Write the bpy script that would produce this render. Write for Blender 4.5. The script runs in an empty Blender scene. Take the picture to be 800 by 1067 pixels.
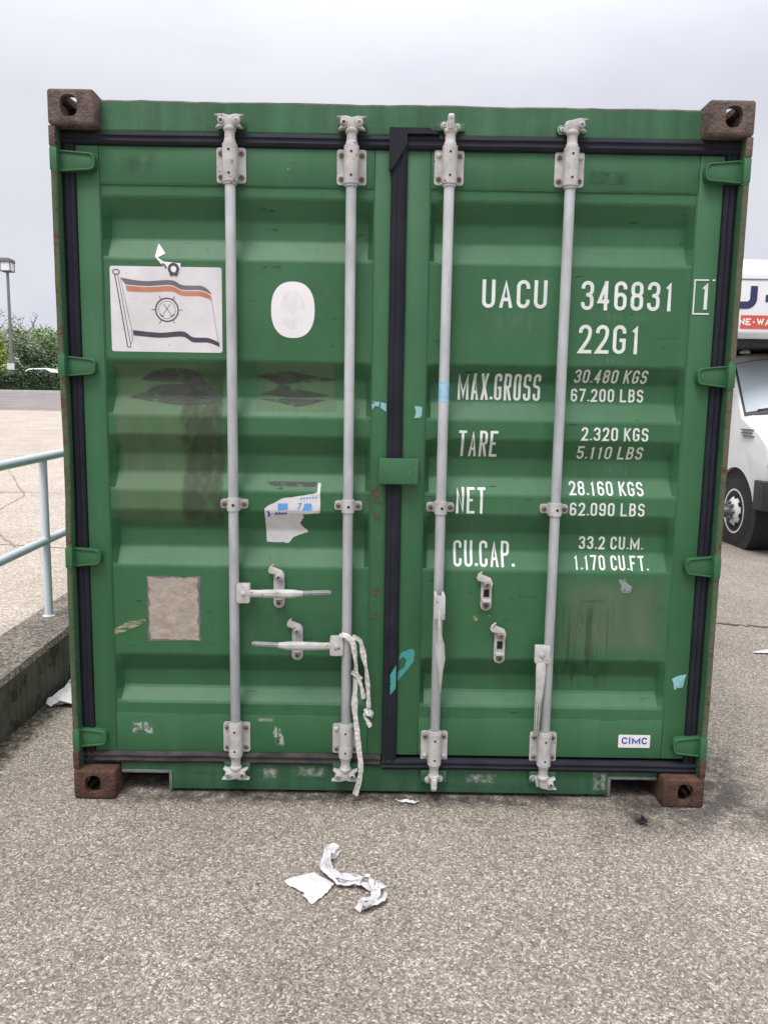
import bpy, bmesh, math, random
from mathutils import Vector, Matrix, noise
R = math.radians
PI = math.pi
random.seed(7)
scene = bpy.context.scene

# ------------------------------------------------------------------ camera
cam_data = bpy.data.cameras.new('camera')
cam_data.sensor_fit = 'HORIZONTAL'
cam_data.sensor_width = 36.0
cam_data.lens = 816.8 / 800 * 36.0
cam_data.clip_start = 0.05
cam_data.clip_end = 2000
cam = bpy.data.objects.new('camera', cam_data)
scene.collection.objects.link(cam)
cam.matrix_world = (Matrix.Translation((-0.0458, -2.8543, 1.5313))
                    @ Matrix.Rotation(R(-0.1513), 4, 'Z')
                    @ Matrix.Rotation(R(82.229), 4, 'X')
                    @ Matrix.Rotation(R(0.9326), 4, 'Z'))
scene.camera = cam

# ------------------------------------------------------------------ world, sun, exposure
SUN_EL, SUN_AZ = R(63), R(205)      # azimuth clockwise from +Y
world = bpy.data.worlds.new('World')
scene.world = world
world.use_nodes = True
wn, wl = world.node_tree.nodes, world.node_tree.links
wn.clear()
w_out = wn.new('ShaderNodeOutputWorld')
w_bg = wn.new('ShaderNodeBackground')
w_bg.inputs['Strength'].default_value = 0.1
sky = wn.new('ShaderNodeTexSky')
sky.sky_type = 'NISHITA'
sky.sun_disc = False
sky.sun_elevation = SUN_EL
sky.sun_rotation = SUN_AZ
w_tc = wn.new('ShaderNodeTexCoord')
w_map = wn.new('ShaderNodeMapping')
w_map.inputs['Scale'].default_value = (1.0, 1.0, 2.6)
w_map.inputs['Location'].default_value = (0.35, 0.15, 0.0)
w_n1 = wn.new('ShaderNodeTexNoise')
w_n1.inputs['Scale'].default_value = 2.1
w_n1.inputs['Detail'].default_value = 7
w_n1.inputs['Roughness'].default_value = 0.52
w_n1.inputs['Distortion'].default_value = 0.3
w_r1 = wn.new('ShaderNodeValToRGB')       # cloud tone: grey-blue bellies to white
w_r1.color_ramp.elements[0].position = 0.36
w_r1.color_ramp.elements[0].color = (4.35, 4.42, 4.95, 1)
w_r1.color_ramp.elements[1].position = 0.54
w_r1.color_ramp.elements[1].color = (5.0, 5.05, 5.3, 1)
w_mix = wn.new('ShaderNodeMixRGB')        # thin overcast over the blue sky
w_mix.inputs['Fac'].default_value = 0.93
wl.new(w_tc.outputs['Generated'], w_map.inputs['Vector'])
wl.new(w_map.outputs['Vector'], w_n1.inputs['Vector'])
wl.new(w_n1.outputs['Fac'], w_r1.inputs['Fac'])
wl.new(sky.outputs['Color'], w_mix.inputs['Color1'])
wl.new(w_r1.outputs['Color'], w_mix.inputs['Color2'])
# overcast: the vault overhead is brighter than the band near the horizon
w_sep = wn.new('ShaderNodeSeparateXYZ')
w_z = wn.new('ShaderNodeMapRange')
w_z.inputs['From Min'].default_value = 0.32
w_z.inputs['From Max'].default_value = 1.0
w_z.inputs['To Min'].default_value = 1.0
w_z.inputs['To Max'].default_value = 3.0
w_mul = wn.new('ShaderNodeVectorMath')
w_mul.operation = 'SCALE'
wl.new(w_tc.outputs['Generated'], w_sep.inputs[0])
wl.new(w_sep.outputs['Z'], w_z.inputs['Value'])
wl.new(w_mix.outputs['Color'], w_mul.inputs[0])
wl.new(w_z.outputs['Result'], w_mul.inputs['Scale'])
wl.new(w_mul.outputs['Vector'], w_bg.inputs['Color'])
wl.new(w_bg.outputs['Background'], w_out.inputs['Surface'])

sun_d = bpy.data.lights.new('sun', 'SUN')
sun_d.energy = 1.5
sun_d.angle = R(24)
sun_d.color = (1.0, 0.96, 0.9)
sun_o = bpy.data.objects.new('sun', sun_d)
scene.collection.objects.link(sun_o)
sd = Vector((math.sin(SUN_AZ) * math.cos(SUN_EL), math.cos(SUN_AZ) * math.cos(SUN_EL), math.sin(SUN_EL)))
sun_o.rotation_euler = sd.to_track_quat('Z', 'Y').to_euler()
sun_o.location = sd * 30

scene.view_settings.view_transform = 'Standard'
scene.view_settings.look = 'None'
scene.view_settings.gamma = 1.0
scene.view_settings.use_curve_mapping = False
scene.view_settings.exposure = 0.68

scene.render.engine = 'CYCLES'
scene.cycles.transparent_max_bounces = 48

# ------------------------------------------------------------------ helpers: materials
def mat(name, col, rough=0.6, metal=0.0, var=0.15, vscale=6.0, bump=0.0, bscale=40.0,
        spots=None, spot_scale=30.0, spot_cut=0.68, stretch=(1, 1, 1), col2=None, spec=0.5, streak=0.0):
    m = bpy.data.materials.new(name)
    m.use_nodes = True
    nt = m.node_tree
    n, l = nt.nodes, nt.links
    b = n['Principled BSDF']
    b.inputs['Roughness'].default_value = rough
    b.inputs['Metallic'].default_value = metal
    b.inputs['Specular IOR Level'].default_value = spec
    tc = n.new('ShaderNodeTexCoord')
    mp = n.new('ShaderNodeMapping')
    mp.inputs['Scale'].default_value = stretch
    l.new(tc.outputs['Object'], mp.inputs['Vector'])
    nz = n.new('ShaderNodeTexNoise')
    nz.inputs['Scale'].default_value = vscale
    nz.inputs['Detail'].default_value = 8
    nz.inputs['Roughness'].default_value = 0.62
    l.new(mp.outputs['Vector'], nz.inputs['Vector'])
    rp = n.new('ShaderNodeValToRGB')
    rp.color_ramp.elements[0].position = 0.3
    rp.color_ramp.elements[1].position = 0.7
    c2 = col2 or tuple(min(1, c * (1 + var)) for c in col)
    c1 = col if col2 else tuple(c * (1 - var) for c in col)
    rp.color_ramp.elements[0].color = (*c1, 1)
    rp.color_ramp.elements[1].color = (*c2, 1)
    l.new(nz.outputs['Fac'], rp.inputs['Fac'])
    out = rp.outputs['Color']
    if streak:
        ms = n.new('ShaderNodeMapping')
        ms.inputs['Scale'].default_value = (22, 22, 0.7)
        l.new(tc.outputs['Object'], ms.inputs['Vector'])
        ns = n.new('ShaderNodeTexNoise')
        ns.inputs['Scale'].default_value = 1.0
        ns.inputs['Detail'].default_value = 4
        l.new(ms.outputs['Vector'], ns.inputs['Vector'])
        rs = n.new('ShaderNodeValToRGB')
        rs.color_ramp.elements[0].position = 0.35
        rs.color_ramp.elements[1].position = 0.7
        rs.color_ramp.elements[0].color = (1 - streak,) * 3 + (1,)
        rs.color_ramp.elements[1].color = (1 + streak * .6,) * 3 + (1,)
        l.new(ns.outputs['Fac'], rs.inputs['Fac'])
        mm = n.new('ShaderNodeMixRGB')
        mm.blend_type = 'MULTIPLY'
        mm.inputs['Fac'].default_value = 1
        l.new(out, mm.inputs['Color1'])
        l.new(rs.outputs['Color'], mm.inputs['Color2'])
        out = mm.outputs['Color']
    if spots:
        n2 = n.new('ShaderNodeTexNoise')
        n2.inputs['Scale'].default_value = spot_scale
        n2.inputs['Detail'].default_value = 6
        n2.inputs['Roughness'].default_value = 0.7
        l.new(tc.outputs['Object'], n2.inputs['Vector'])
        r2 = n.new('ShaderNodeValToRGB')
        r2.color_ramp.elements[0].position = spot_cut
        r2.color_ramp.elements[1].position = min(1, spot_cut + 0.04)
        l.new(n2.outputs['Fac'], r2.inputs['Fac'])
        mx = n.new('ShaderNodeMixRGB')
        mx.inputs['Color2'].default_value = (*spots, 1)
        l.new(r2.outputs['Color'], mx.inputs['Fac'])
        l.new(out, mx.inputs['Color1'])
        out = mx.outputs['Color']
    l.new(out, b.inputs['Base Color'])
    if bump:
        nb = n.new('ShaderNodeTexNoise')
        nb.inputs['Scale'].default_value = bscale
        nb.inputs['Detail'].default_value = 5
        l.new(tc.outputs['Object'], nb.inputs['Vector'])
        bp = n.new('ShaderNodeBump')
        bp.inputs['Strength'].default_value = bump
        bp.inputs['Distance'].default_value = 0.02
        l.new(nb.outputs['Fac'], bp.inputs['Height'])
        l.new(bp.outputs['Normal'], b.inputs['Normal'])
    return m

def film(name, col, cover=0.6, scale=8.0, cut=0.5, soft=0.12, rough=0.7, stretch=(1, 1, 1), edge=0.08, col2=None):
    """a worn layer of dirt or paint lying on a surface: noise decides where it is left; UV keeps its rim ragged"""
    m = bpy.data.materials.new(name)
    m.use_nodes = True
    n, l = m.node_tree.nodes, m.node_tree.links
    b = n['Principled BSDF']
    b.inputs['Roughness'].default_value = rough
    tc = n.new('ShaderNodeTexCoord')
    mp = n.new('ShaderNodeMapping')
    mp.inputs['Scale'].default_value = stretch
    l.new(tc.outputs['Object'], mp.inputs['Vector'])
    nz = n.new('ShaderNodeTexNoise')
    nz.inputs['Scale'].default_value = scale
    nz.inputs['Detail'].default_value = 9
    nz.inputs['Roughness'].default_value = 0.68
    l.new(mp.outputs['Vector'], nz.inputs['Vector'])
    rp = n.new('ShaderNodeValToRGB')
    rp.color_ramp.elements[0].position = max(0, cut - soft)
    rp.color_ramp.elements[1].position = min(1, cut + soft)
    rp.color_ramp.elements[0].color = (0, 0, 0, 1)
    rp.color_ramp.elements[1].color = (1, 1, 1, 1)
    l.new(nz.outputs['Fac'], rp.inputs['Fac'])
    # distance to the rim from the UV
    sx = n.new('ShaderNodeSeparateXYZ')
    l.new(tc.outputs['UV'], sx.inputs[0])
    def mth(op, a, bb):
        q = n.new('ShaderNodeMath')
        q.operation = op
        for i, v in enumerate((a, bb)):
            if isinstance(v, (int, float)):
                q.inputs[i].default_value = v
            else:
                l.new(v, q.inputs[i])
        return q.outputs[0]
    dx = mth('MINIMUM', sx.outputs[0], mth('SUBTRACT', 1.0, sx.outputs[0]))
    dy = mth('MINIMUM', sx.outputs[1], mth('SUBTRACT', 1.0, sx.outputs[1]))
    d = mth('MINIMUM', dx, dy)
    rim = mth('MINIMUM', mth('DIVIDE', d, max(edge, 1e-3)), 1.0)
    fac = mth('MULTIPLY', mth('MULTIPLY', rp.outputs['Color'], rim), cover)
    if col2:
        mc = n.new('ShaderNodeMixRGB')
        mc.inputs['Color1'].default_value = (*col, 1)
        mc.inputs['Color2'].default_value = (*col2, 1)
        n3 = n.new('ShaderNodeTexNoise')
        n3.inputs['Scale'].default_value = scale * 2.3
        l.new(tc.outputs['Object'], n3.inputs['Vector'])
        l.new(n3.outputs['Fac'], mc.inputs['Fac'])
        l.new(mc.outputs['Color'], b.inputs['Base Color'])
    else:
        b.inputs['Base Color'].default_value = (*col, 1)
    tr = n.new('ShaderNodeBsdfTransparent')
    mx = n.new('ShaderNodeMixShader')
    l.new(fac, mx.inputs['Fac'])
    l.new(tr.outputs[0], mx.inputs[1])
    l.new(b.outputs[0], mx.inputs[2])
    l.new(mx.outputs[0], n['Material Output'].inputs['Surface'])
    return m

M = {}
RUST = (0.13, 0.06, 0.035)
M['green'] = mat('container_green_paint', (0.023, 0.104, 0.038), 0.52, var=0, spec=.42, col2=(0.040, 0.134, 0.058), vscale=2.2, bump=0.10, bscale=7,
                 spots=(0.016, 0.05, 0.026), spot_scale=55, spot_cut=0.725, streak=0.055)
M['green_worn'] = mat('worn_green_paint', (0.027, 0.105, 0.046), 0.65, spec=.35, col2=(0.052, 0.135, 0.072), vscale=5, bump=0.12, bscale=18,
                      spots=RUST, spot_scale=24, spot_cut=0.66, streak=0.2)
M['post_edge'] = mat('rusted_green_edge', (0.04, 0.105, 0.05), 0.8, spec=.2, col2=(0.13, 0.10, 0.07), vscale=9, stretch=(7, 7, .6),
                     bump=0.25, bscale=60, spots=(0.10, 0.05, 0.03), spot_scale=26, spot_cut=0.545)
M['rust'] = mat('rusty_cast_steel', (0.06, 0.038, 0.033), 0.85, spec=.2, col2=(0.19, 0.14, 0.125), vscale=22, bump=0.5, bscale=90,
                spots=(0.045, 0.075, 0.05), spot_scale=15, spot_cut=0.60)
M['rust_dark'] = mat('dark_rusty_steel', (0.045, 0.024, 0.018), 0.85, spec=.2, col2=(0.12, 0.070, 0.050), vscale=20, bump=0.5, bscale=90,
                     spots=(0.25, 0.19, 0.10), spot_scale=14, spot_cut=0.66)
M['gasket'] = mat('black_rubber', (0.008, 0.009, 0.015), 0.72, spec=.25, col2=(0.018, 0.019, 0.028), vscale=8, bump=0.05, stretch=(1, 1, 1),
                  spots=(0.07, 0.068, 0.07), spot_scale=26, spot_cut=0.7)
M['gasket_dusty'] = mat('dusty_rubber', (0.016, 0.015, 0.018), 0.8, spec=.25, col2=(0.065, 0.057, 0.053), vscale=9, bump=0.1, stretch=(1.5, 1, 4))
M['bar'] = mat('galvanized_steel', (0.37, 0.385, 0.40), 0.55, metal=0.05, col2=(0.57, 0.585, 0.60), vscale=16, stretch=(1, 1, 0.35), bump=0.05,
               bscale=60, spots=(0.20, 0.17, 0.15), spot_scale=42, spot_cut=0.70, streak=0.1)
M['white_steel'] = mat('chipped_white_steel', (0.34, 0.325, 0.31), 0.6, spec=.35, col2=(0.53, 0.52, 0.51), vscale=17, bump=0.15, bscale=45,
                       spots=(0.16, 0.105, 0.08), spot_scale=40, spot_cut=0.625)
M['grey_steel'] = mat('worn_grey_steel', (0.09, 0.095, 0.10), 0.6, metal=0.2, col2=(0.24, 0.25, 0.26), vscale=40, bump=0.4, bscale=160)
M['bolt'] = mat('rusty_bolt', (0.06, 0.032, 0.026), 0.8, col2=(0.13, 0.075, 0.06), vscale=60, spec=.2)
M['hole'] = mat('dark_hole_shade', (0.008, 0.008, 0.008), 0.9, var=0.1)  # near-black stands in for shade inside holes and fork pockets
M['white_paint'] = mat('white_stencil_paint', (0.56, 0.60, 0.57), 0.6, col2=(0.74, 0.76, 0.74), vscale=20,
                       spots=(0.22, 0.33, 0.25), spot_scale=60, spot_cut=0.70)
M['sticker'] = mat('white_vinyl', (0.56, 0.535, 0.55), 0.45, col2=(0.70, 0.68, 0.70), vscale=7,
                   spots=(0.24, 0.20, 0.17), spot_scale=55, spot_cut=0.655)
M['oval_vinyl'] = mat('white_oval_vinyl', (0.70, 0.67, 0.68), 0.45, col2=(0.78, 0.76, 0.77), vscale=10)
M['oval_worn'] = mat('scraped_vinyl', (0.62, 0.60, 0.595), 0.55, col2=(0.76, 0.74, 0.74), vscale=30)
M['ink_grey'] = mat('faded_grey_ink', (0.10, 0.09, 0.11), 0.55, col2=(0.17, 0.155, 0.17), vscale=14)
M['ink_orange'] = mat('faded_orange_ink', (0.42, 0.145, 0.075), 0.55, col2=(0.52, 0.22, 0.13), vscale=14)
M['ink_black'] = mat('black_ink', (0.03, 0.03, 0.05), 0.5, col2=(0.065, 0.06, 0.08), vscale=14)
M['ink_line'] = mat('thin_black_ink', (0.05, 0.05, 0.06), 0.5, var=0.2)
M['ink_blue'] = mat('blue_ink', (0.03, 0.06, 0.33), 0.45, var=0.15)
M['ink_paleblue'] = mat('pale_blue_ink', (0.10, 0.27, 0.58), 0.5, var=0.25)
M['beige_paper'] = mat('weathered_beige_paper', (0.26, 0.215, 0.17), 0.85, col2=(0.40, 0.345, 0.29), vscale=14, bump=0.5, bscale=22,
                       spots=(0.5, 0.45, 0.40), spot_scale=26, spot_cut=0.66)
M['paper'] = mat('torn_white_paper', (0.50, 0.49, 0.50), 0.75, col2=(0.66, 0.65, 0.66), vscale=14, bump=0.2, bscale=30,
                 spots=(0.42, 0.40, 0.40), spot_scale=38, spot_cut=0.66)
M['teal'] = mat('teal_tape', (0.025, 0.22, 0.21), 0.5, col2=(0.06, 0.31, 0.29), vscale=30, spots=(.45, .6, .6), spot_scale=26, spot_cut=.68)
M['cyan'] = mat('cyan_tape', (0.14, 0.40, 0.43), 0.55, col2=(0.30, 0.54, 0.56), vscale=35, spots=(.03, .14, .08), spot_scale=60, spot_cut=.60)
M['bluetape'] = mat('blue_tape', (0.12, 0.36, 0.58), 0.5, col2=(0.42, 0.60, 0.72), vscale=26)
M['dark_residue'] = film('dark_glue_residue', (0.028, 0.034, 0.028), 0.88, 32, 0.45, 0.07, stretch=(.55, 1, 1.3), edge=0.05, col2=(0.062, 0.066, 0.058))
M['brown_grime'] = film('brown_grime', (0.036, 0.054, 0.026), 0.72, 34, 0.46, 0.14, stretch=(1.2, 1, 0.45), edge=0.10, col2=(0.062, 0.072, 0.038))
M['pale_film'] = film('pale_glue_film', (0.15, 0.215, 0.115), 0.48, 6, 0.36, 0.2, stretch=(2, 1, 0.5), edge=0.04, col2=(0.11, 0.175, 0.085))
M['dust_film'] = film('chalky_dust', (0.16, 0.215, 0.13), 0.55, 4, 0.42, 0.25, stretch=(2.2, 1, 0.7), edge=0.18, col2=(0.15, 0.2, 0.12))
M['rust_film'] = film('rust_bloom', (0.075, 0.036, 0.022), 0.9, 34, 0.50, 0.05, edge=0.35, col2=(0.13, 0.08, 0.05))
M['rust_run'] = film('rust_runs', (0.038, 0.050, 0.024), 0.55, 34, 0.56, 0.08, stretch=(1.6, 1, 0.07), edge=0.16)
M['black_fleck'] = film('black_flecks', (0.02, 0.02, 0.02), 0.9, 60, 0.655, 0.02, edge=0.15)
M['chalk'] = film('chalk_marks', (0.55, 0.56, 0.55), 0.8, 34, 0.52, 0.07, edge=0.2)
M['scuff'] = film('pale_scuff', (0.38, 0.42, 0.38), 0.75, 40, 0.5, 0.1, edge=0.2)
M['bare_green'] = mat('fresh_green_patch', (0.028, 0.15, 0.085), 0.45, var=0.1)

# ------------------------------------------------------------------ helpers: meshes
class MB:
    """collects faces, then links them as ONE mesh object"""
    def __init__(self):
        self.v, self.f, self.mi = [], [], []

    def add(self, vs, fs, m=0):
        o = len(self.v)
        self.v += [tuple(p) for p in vs]
        for f in fs:
            self.f.append([i + o for i in f])
            self.mi.append(m)
        return self

    def box(self, x0, x1, y0, y1, z0, z1, m=0):
        p = [(x0, y0, z0), (x1, y0, z0), (x1, y1, z0), (x0, y1, z0), (x0, y0, z1), (x1, y0, z1), (x1, y1, z1), (x0, y1, z1)]
        return self.add(p, [(0, 3, 2, 1), (4, 5, 6, 7), (0, 1, 5, 4), (1, 2, 6, 5), (2, 3, 7, 6), (3, 0, 4, 7)], m)

    def frame(self, a, b):
        t = (Vector(b) - Vector(a)).normalized()
        u = t.cross(Vector((0, 0, 1)) if abs(t.z) < 0.9 else Vector((0, 1, 0))).normalized()
        return t, u, t.cross(u)

    def cyl(self, a, b, r0, r1=None, n=16, m=0, cap=True):
        r1 = r0 if r1 is None else r1
        a, b = Vector(a), Vector(b)
        t, u, w = self.frame(a, b)
        vs = []
        for c, r in ((a, r0), (b, r1)):
            for i in range(n):
                k = 2 * PI * i / n
                vs.append(c + u * (r * math.cos(k)) + w * (r * math.sin(k)))
        fs = [(i, (i + 1) % n, n + (i + 1) % n, n + i) for i in range(n)]
        if cap:
            fs += [tuple(range(n))[::-1], tuple(range(n, 2 * n))]
        return self.add(vs, fs, m)

    def lathe(self, c, axis, prof, n=24, m=0):
        """prof = [(distance along axis, radius)]"""
        c = Vector(c)
        t, u, w = self.frame((0, 0, 0), axis)
        vs = []
        for d, r in prof:
            for i in range(n):
                k = 2 * PI * i / n
                vs.append(c + t * d + u * (r * math.cos(k)) + w * (r * math.sin(k)))
        fs = []
        for j in range(len(prof) - 1):
            for i in range(n):
                fs.append((j * n + i, j * n + (i + 1) % n, (j + 1) * n + (i + 1) % n, (j + 1) * n + i))
        fs += [tuple(range(n))[::-1], tuple(range((len(prof) - 1) * n, len(prof) * n))]
        return self.add(vs, fs, m)

    def sweep(self, pts, w, t, n=8, m=0, up=(0, -1, 0), jit=0.0, seed=0, square=False):
        """flattened tube along pts; w, t = half width and half thickness (numbers or lists)"""
        rnd = random.Random(seed)
        pts = [Vector(p) for p in pts]
        k = len(pts)
        W = w if isinstance(w, (list, tuple)) else [w] * k
        T = t if isinstance(t, (list, tuple)) else [t] * k
        vs, fs = [], []
        for j, p in enumerate(pts):
            d = (pts[min(j + 1, k - 1)] - pts[max(j - 1, 0)]).normalized()
            s = d.cross(Vector(up))
            s = s.normalized() if s.length > 1e-4 else Vector((1, 0, 0))
            q = s.cross(d).normalized()
            for i in range(n):
                a = 2 * PI * (i + .5) / n
                ca, sa = math.cos(a), math.sin(a)
                if square:
                    mxx = max(abs(ca), abs(sa))
                    ca, sa = ca / mxx, sa / mxx
                e = 1 + rnd.uniform(-jit, jit)
                vs.append(p + s * (W[j] * ca * e) + q * (T[j] * sa * e))
        for j in range(k - 1):
            for i in range(n):
                fs.append((j * n + i, j * n + (i + 1) % n, (j + 1) * n + (i + 1) % n, (j + 1) * n + i))
        fs += [tuple(range(n))[::-1], tuple(range((k - 1) * n, k * n))]
        return self.add(vs, fs, m)

    def prism(self, poly, axis, a0, a1, m=0):
        """poly = 2D outline; axis 'x' -> (y,z) outline, 'y' -> (x,z), 'z' -> (x,y); extruded from a0 to a1"""
        def P(p, a):
            return {'x': (a, p[0], p[1]), 'y': (p[0], a, p[1]), 'z': (p[0], p[1], a)}[axis]
        n = len(poly)
        vs = [P(p, a0) for p in poly] + [P(p, a1) for p in poly]
        fs = [tuple(range(n)), tuple(range(n, 2 * n))[::-1]]
        fs += [(i, n + i, n + (i + 1) % n, (i + 1) % n) for i in range(n)]
        return self.add(vs, fs, m)

    def ring(self, outer, inner, axis, a0, a1, m=0):
        """prism with a hole (outlines of equal length)"""
        def P(p, a):
            return {'x': (a, p[0], p[1]), 'y': (p[0], a, p[1]), 'z': (p[0], p[1], a)}[axis]
        n = len(outer)
        vs = [P(p, a) for a in (a0, a1) for pl in (outer, inner) for p in pl]
        fs = []
        for i in range(n):
            j = (i + 1) % n
            fs += [(i, j, n + j, n + i), (2 * n + i, 3 * n + i, 3 * n + j, 2 * n + j),
                   (i, 2 * n + i, 2 * n + j, j), (n + i, n + j, 3 * n + j, 3 * n + i)]
        return self.add(vs, fs, m)

    def build(self, name, mats, parent=None, smooth=30, bevel=0, seg=2, wob=0, wobs=2.1, loc=None):
        me = bpy.data.meshes.new(name)
        me.from_pydata(self.v, [], self.f)
        for mm in (mats if isinstance(mats, (list, tuple)) else [mats]):
            me.materials.append(mm)
        me.polygons.foreach_set('material_index', self.mi)
        bm = bmesh.new()
        bm.from_mesh(me)
        bmesh.ops.recalc_face_normals(bm, faces=bm.faces)
        if bevel:
            ed = [e for e in bm.edges if len(e.link_faces) == 2 and e.calc_face_angle(0) > R(28)]
            bmesh.ops.bevel(bm, geom=ed, offset=bevel, segments=seg, profile=0.5, affect='EDGES', clamp_overlap=True)
        if wob:
            for v in bm.verts:
                v.co += Vector(noise.noise_vector(v.co * wobs)) * wob
        bm.to_mesh(me)
        bm.free()
        if smooth:
            me.polygons.foreach_set('use_smooth', [True] * len(me.polygons))
            me.set_sharp_from_angle(angle=R(smooth))
        o = bpy.data.objects.new(name, me)
        scene.collection.objects.link(o)
        if parent:
            o.parent = parent
        if loc:
            o.location = loc
        return o

def tag(o, label=None, cat=None, group=None, kind=None):
    if label: o['label'] = label
    if cat: o['category'] = cat
    if group: o['group'] = group
    if kind: o['kind'] = kind
    return o

def empty(name, loc, label, cat, group=None):
    o = bpy.data.objects.new(name, None)
    scene.collection.objects.link(o)
    o.location = loc
    o.empty_display_size = 0.2
    return tag(o, label, cat, group)

def rrect(x0, x1, z0, z1, r, n=5):
    p = []
    for cx, cz, a in ((x1 - r, z1 - r, 0), (x0 + r, z1 - r, 90), (x0 + r, z0 + r, 180), (x1 - r, z0 + r, 270)):
        for i in range(n + 1):
            k = R(a + 90 * i / n)
            p.append((cx + r * math.cos(k), cz + r * math.sin(k)))
    return p

def boolean_cut(o, cutters):
    for c in cutters:
        md = o.modifiers.new('cut', 'BOOLEAN')
        md.operation = 'DIFFERENCE'
        md.solver = 'EXACT'
        md.object = c
    dg = bpy.context.evaluated_depsgraph_get()
    me = bpy.data.meshes.new_from_object(o.evaluated_get(dg))
    o.modifiers.clear()
    o.data = me
    me.set_sharp_from_angle(angle=R(30))
    for c in cutters:
        bpy.data.objects.remove(c, do_unlink=True)

# ------------------------------------------------------------------ ground, upper lot, road, kerb
def ground_mat(name, base, light, dark, scale=75, fine=260, bump=0.5, patch=0.18, warm=None):
    m = bpy.data.materials.new(name)
    m.use_nodes = True
    n, l = m.node_tree.nodes, m.node_tree.links
    b = n['Principled BSDF']
    b.inputs['Roughness'].default_value = 0.92
    b.inputs['Specular IOR Level'].default_value = 0.25
    tc = n.new('ShaderNodeTexCoord')
    wv = n.new('ShaderNodeTexNoise')
    wv.inputs['Scale'].default_value = 30
    l.new(tc.outputs['Object'], wv.inputs['Vector'])
    add = n.new('ShaderNodeMixRGB')
    add.blend_type = 'ADD'
    add.inputs['Fac'].default_value = 0.03
    l.new(tc.outputs['Object'], add.inputs['Color1'])
    l.new(wv.outputs['Color'], add.inputs['Color2'])
    vo = n.new('ShaderNodeTexVoronoi')
    vo.inputs['Scale'].default_value = scale
    vo.inputs['Randomness'].default_value = 1
    l.new(add.outputs['Color'], vo.inputs['Vector'])
    bw = n.new('ShaderNodeSeparateColor')
    l.new(vo.outputs['Color'], bw.inputs[0])
    rp = n.new('ShaderNodeValToRGB')
    cr = rp.color_ramp
    cr.elements[0].position = 0.0
    cr.elements[0].color = (*dark, 1)
    cr.elements[1].position = 1.0
    cr.elements[1].color = (*light, 1)
    e = cr.elements.new(0.30); e.color = (*[c * .82 for c in base], 1)
    e = cr.elements.new(0.62); e.color = (*base, 1)
    e = cr.elements.new(0.80); e.color = (*(warm or [c * 1.1 for c in base]), 1)
    l.new(bw.outputs[0], rp.inputs['Fac'])
    # dark matrix between the stones
    rd = n.new('ShaderNodeValToRGB')
    rd.color_ramp.elements[0].position = 0.30
    rd.color_ramp.elements[1].position = 0.62
    rd.color_ramp.elements[0].color = (1, 1, 1, 1)
    rd.color_ramp.elements[1].color = (0.55, 0.52, 0.5, 1)
    l.new(vo.outputs['Distance'], rd.inputs['Fac'])
    m1 = n.new('ShaderNodeMixRGB'); m1.blend_type = 'MULTIPLY'; m1.inputs['Fac'].default_value = 0.68
    l.new(rp.outputs['Color'], m1.inputs['Color1']); l.new(rd.outputs['Color'], m1.inputs['Color2'])
    # broad patches of wear
    n2 = n.new('ShaderNodeTexNoise')
    n2.inputs['Scale'].default_value = 1.1
    n2.inputs['Detail'].default_value = 8
    n2.inputs['Roughness'].default_value = 0.6
    l.new(tc.outputs['Object'], n2.inputs['Vector'])
    r2 = n.new('ShaderNodeValToRGB')
    r2.color_ramp.elements[0].position = 0.33
    r2.color_ramp.elements[1].position = 0.68
    r2.color_ramp.elements[0].color = (1 - patch, 1 - patch, 1 - patch * .95, 1)
    r2.color_ramp.elements[1].color = (1 + patch * .6, 1 + patch * .6, 1 + patch * .55, 1)
    l.new(n2.outputs['Fac'], r2.inputs['Fac'])
    m2 = n.new('ShaderNodeMixRGB'); m2.blend_type = 'MULTIPLY'; m2.inputs['Fac'].default_value = 1
    l.new(m1.outputs['Color'], m2.inputs['Color1']); l.new(r2.outputs['Color'], m2.inputs['Color2'])
    # sparse dark grit
    n3 = n.new('ShaderNodeTexNoise')
    n3.inputs['Scale'].default_value = fine * .35
    n3.inputs['Detail'].default_value = 2
    l.new(tc.outputs['Object'], n3.inputs['Vector'])
    r3 = n.new('ShaderNodeValToRGB')
    r3.color_ramp.elements[0].position = 0.70
    r3.color_ramp.elements[1].position = 0.76
    l.new(n3.outputs['Fac'], r3.inputs['Fac'])
    m3 = n.new('ShaderNodeMixRGB')
    m3.inputs['Color2'].default_value = (*[c * .8 for c in dark], 1)
    l.new(r3.outputs['Color'], m3.inputs['Fac'])
    l.new(m2.outputs['Color'], m3.inputs['Color1'])
    l.new(m3.outputs['Color'], b.inputs['Base Color'])
    n4 = n.new('ShaderNodeTexNoise')
    n4.inputs['Scale'].default_value = fine
    n4.inputs['Detail'].default_value = 3
    l.new(tc.outputs['Object'], n4.inputs['Vector'])
    sb = n.new('ShaderNodeMath'); sb.operation = 'SUBTRACT'
    l.new(n4.outputs['Fac'], sb.inputs[0]); l.new(vo.outputs['Distance'], sb.inputs[1])
    bp = n.new('ShaderNodeBump')
    bp.inputs['Strength'].default_value = bump
    bp.inputs['Distance'].default_value = 0.006
    l.new(sb.outputs[0], bp.inputs['Height'])
    l.new(bp.outputs['Normal'], b.inputs['Normal'])
    return m

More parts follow.
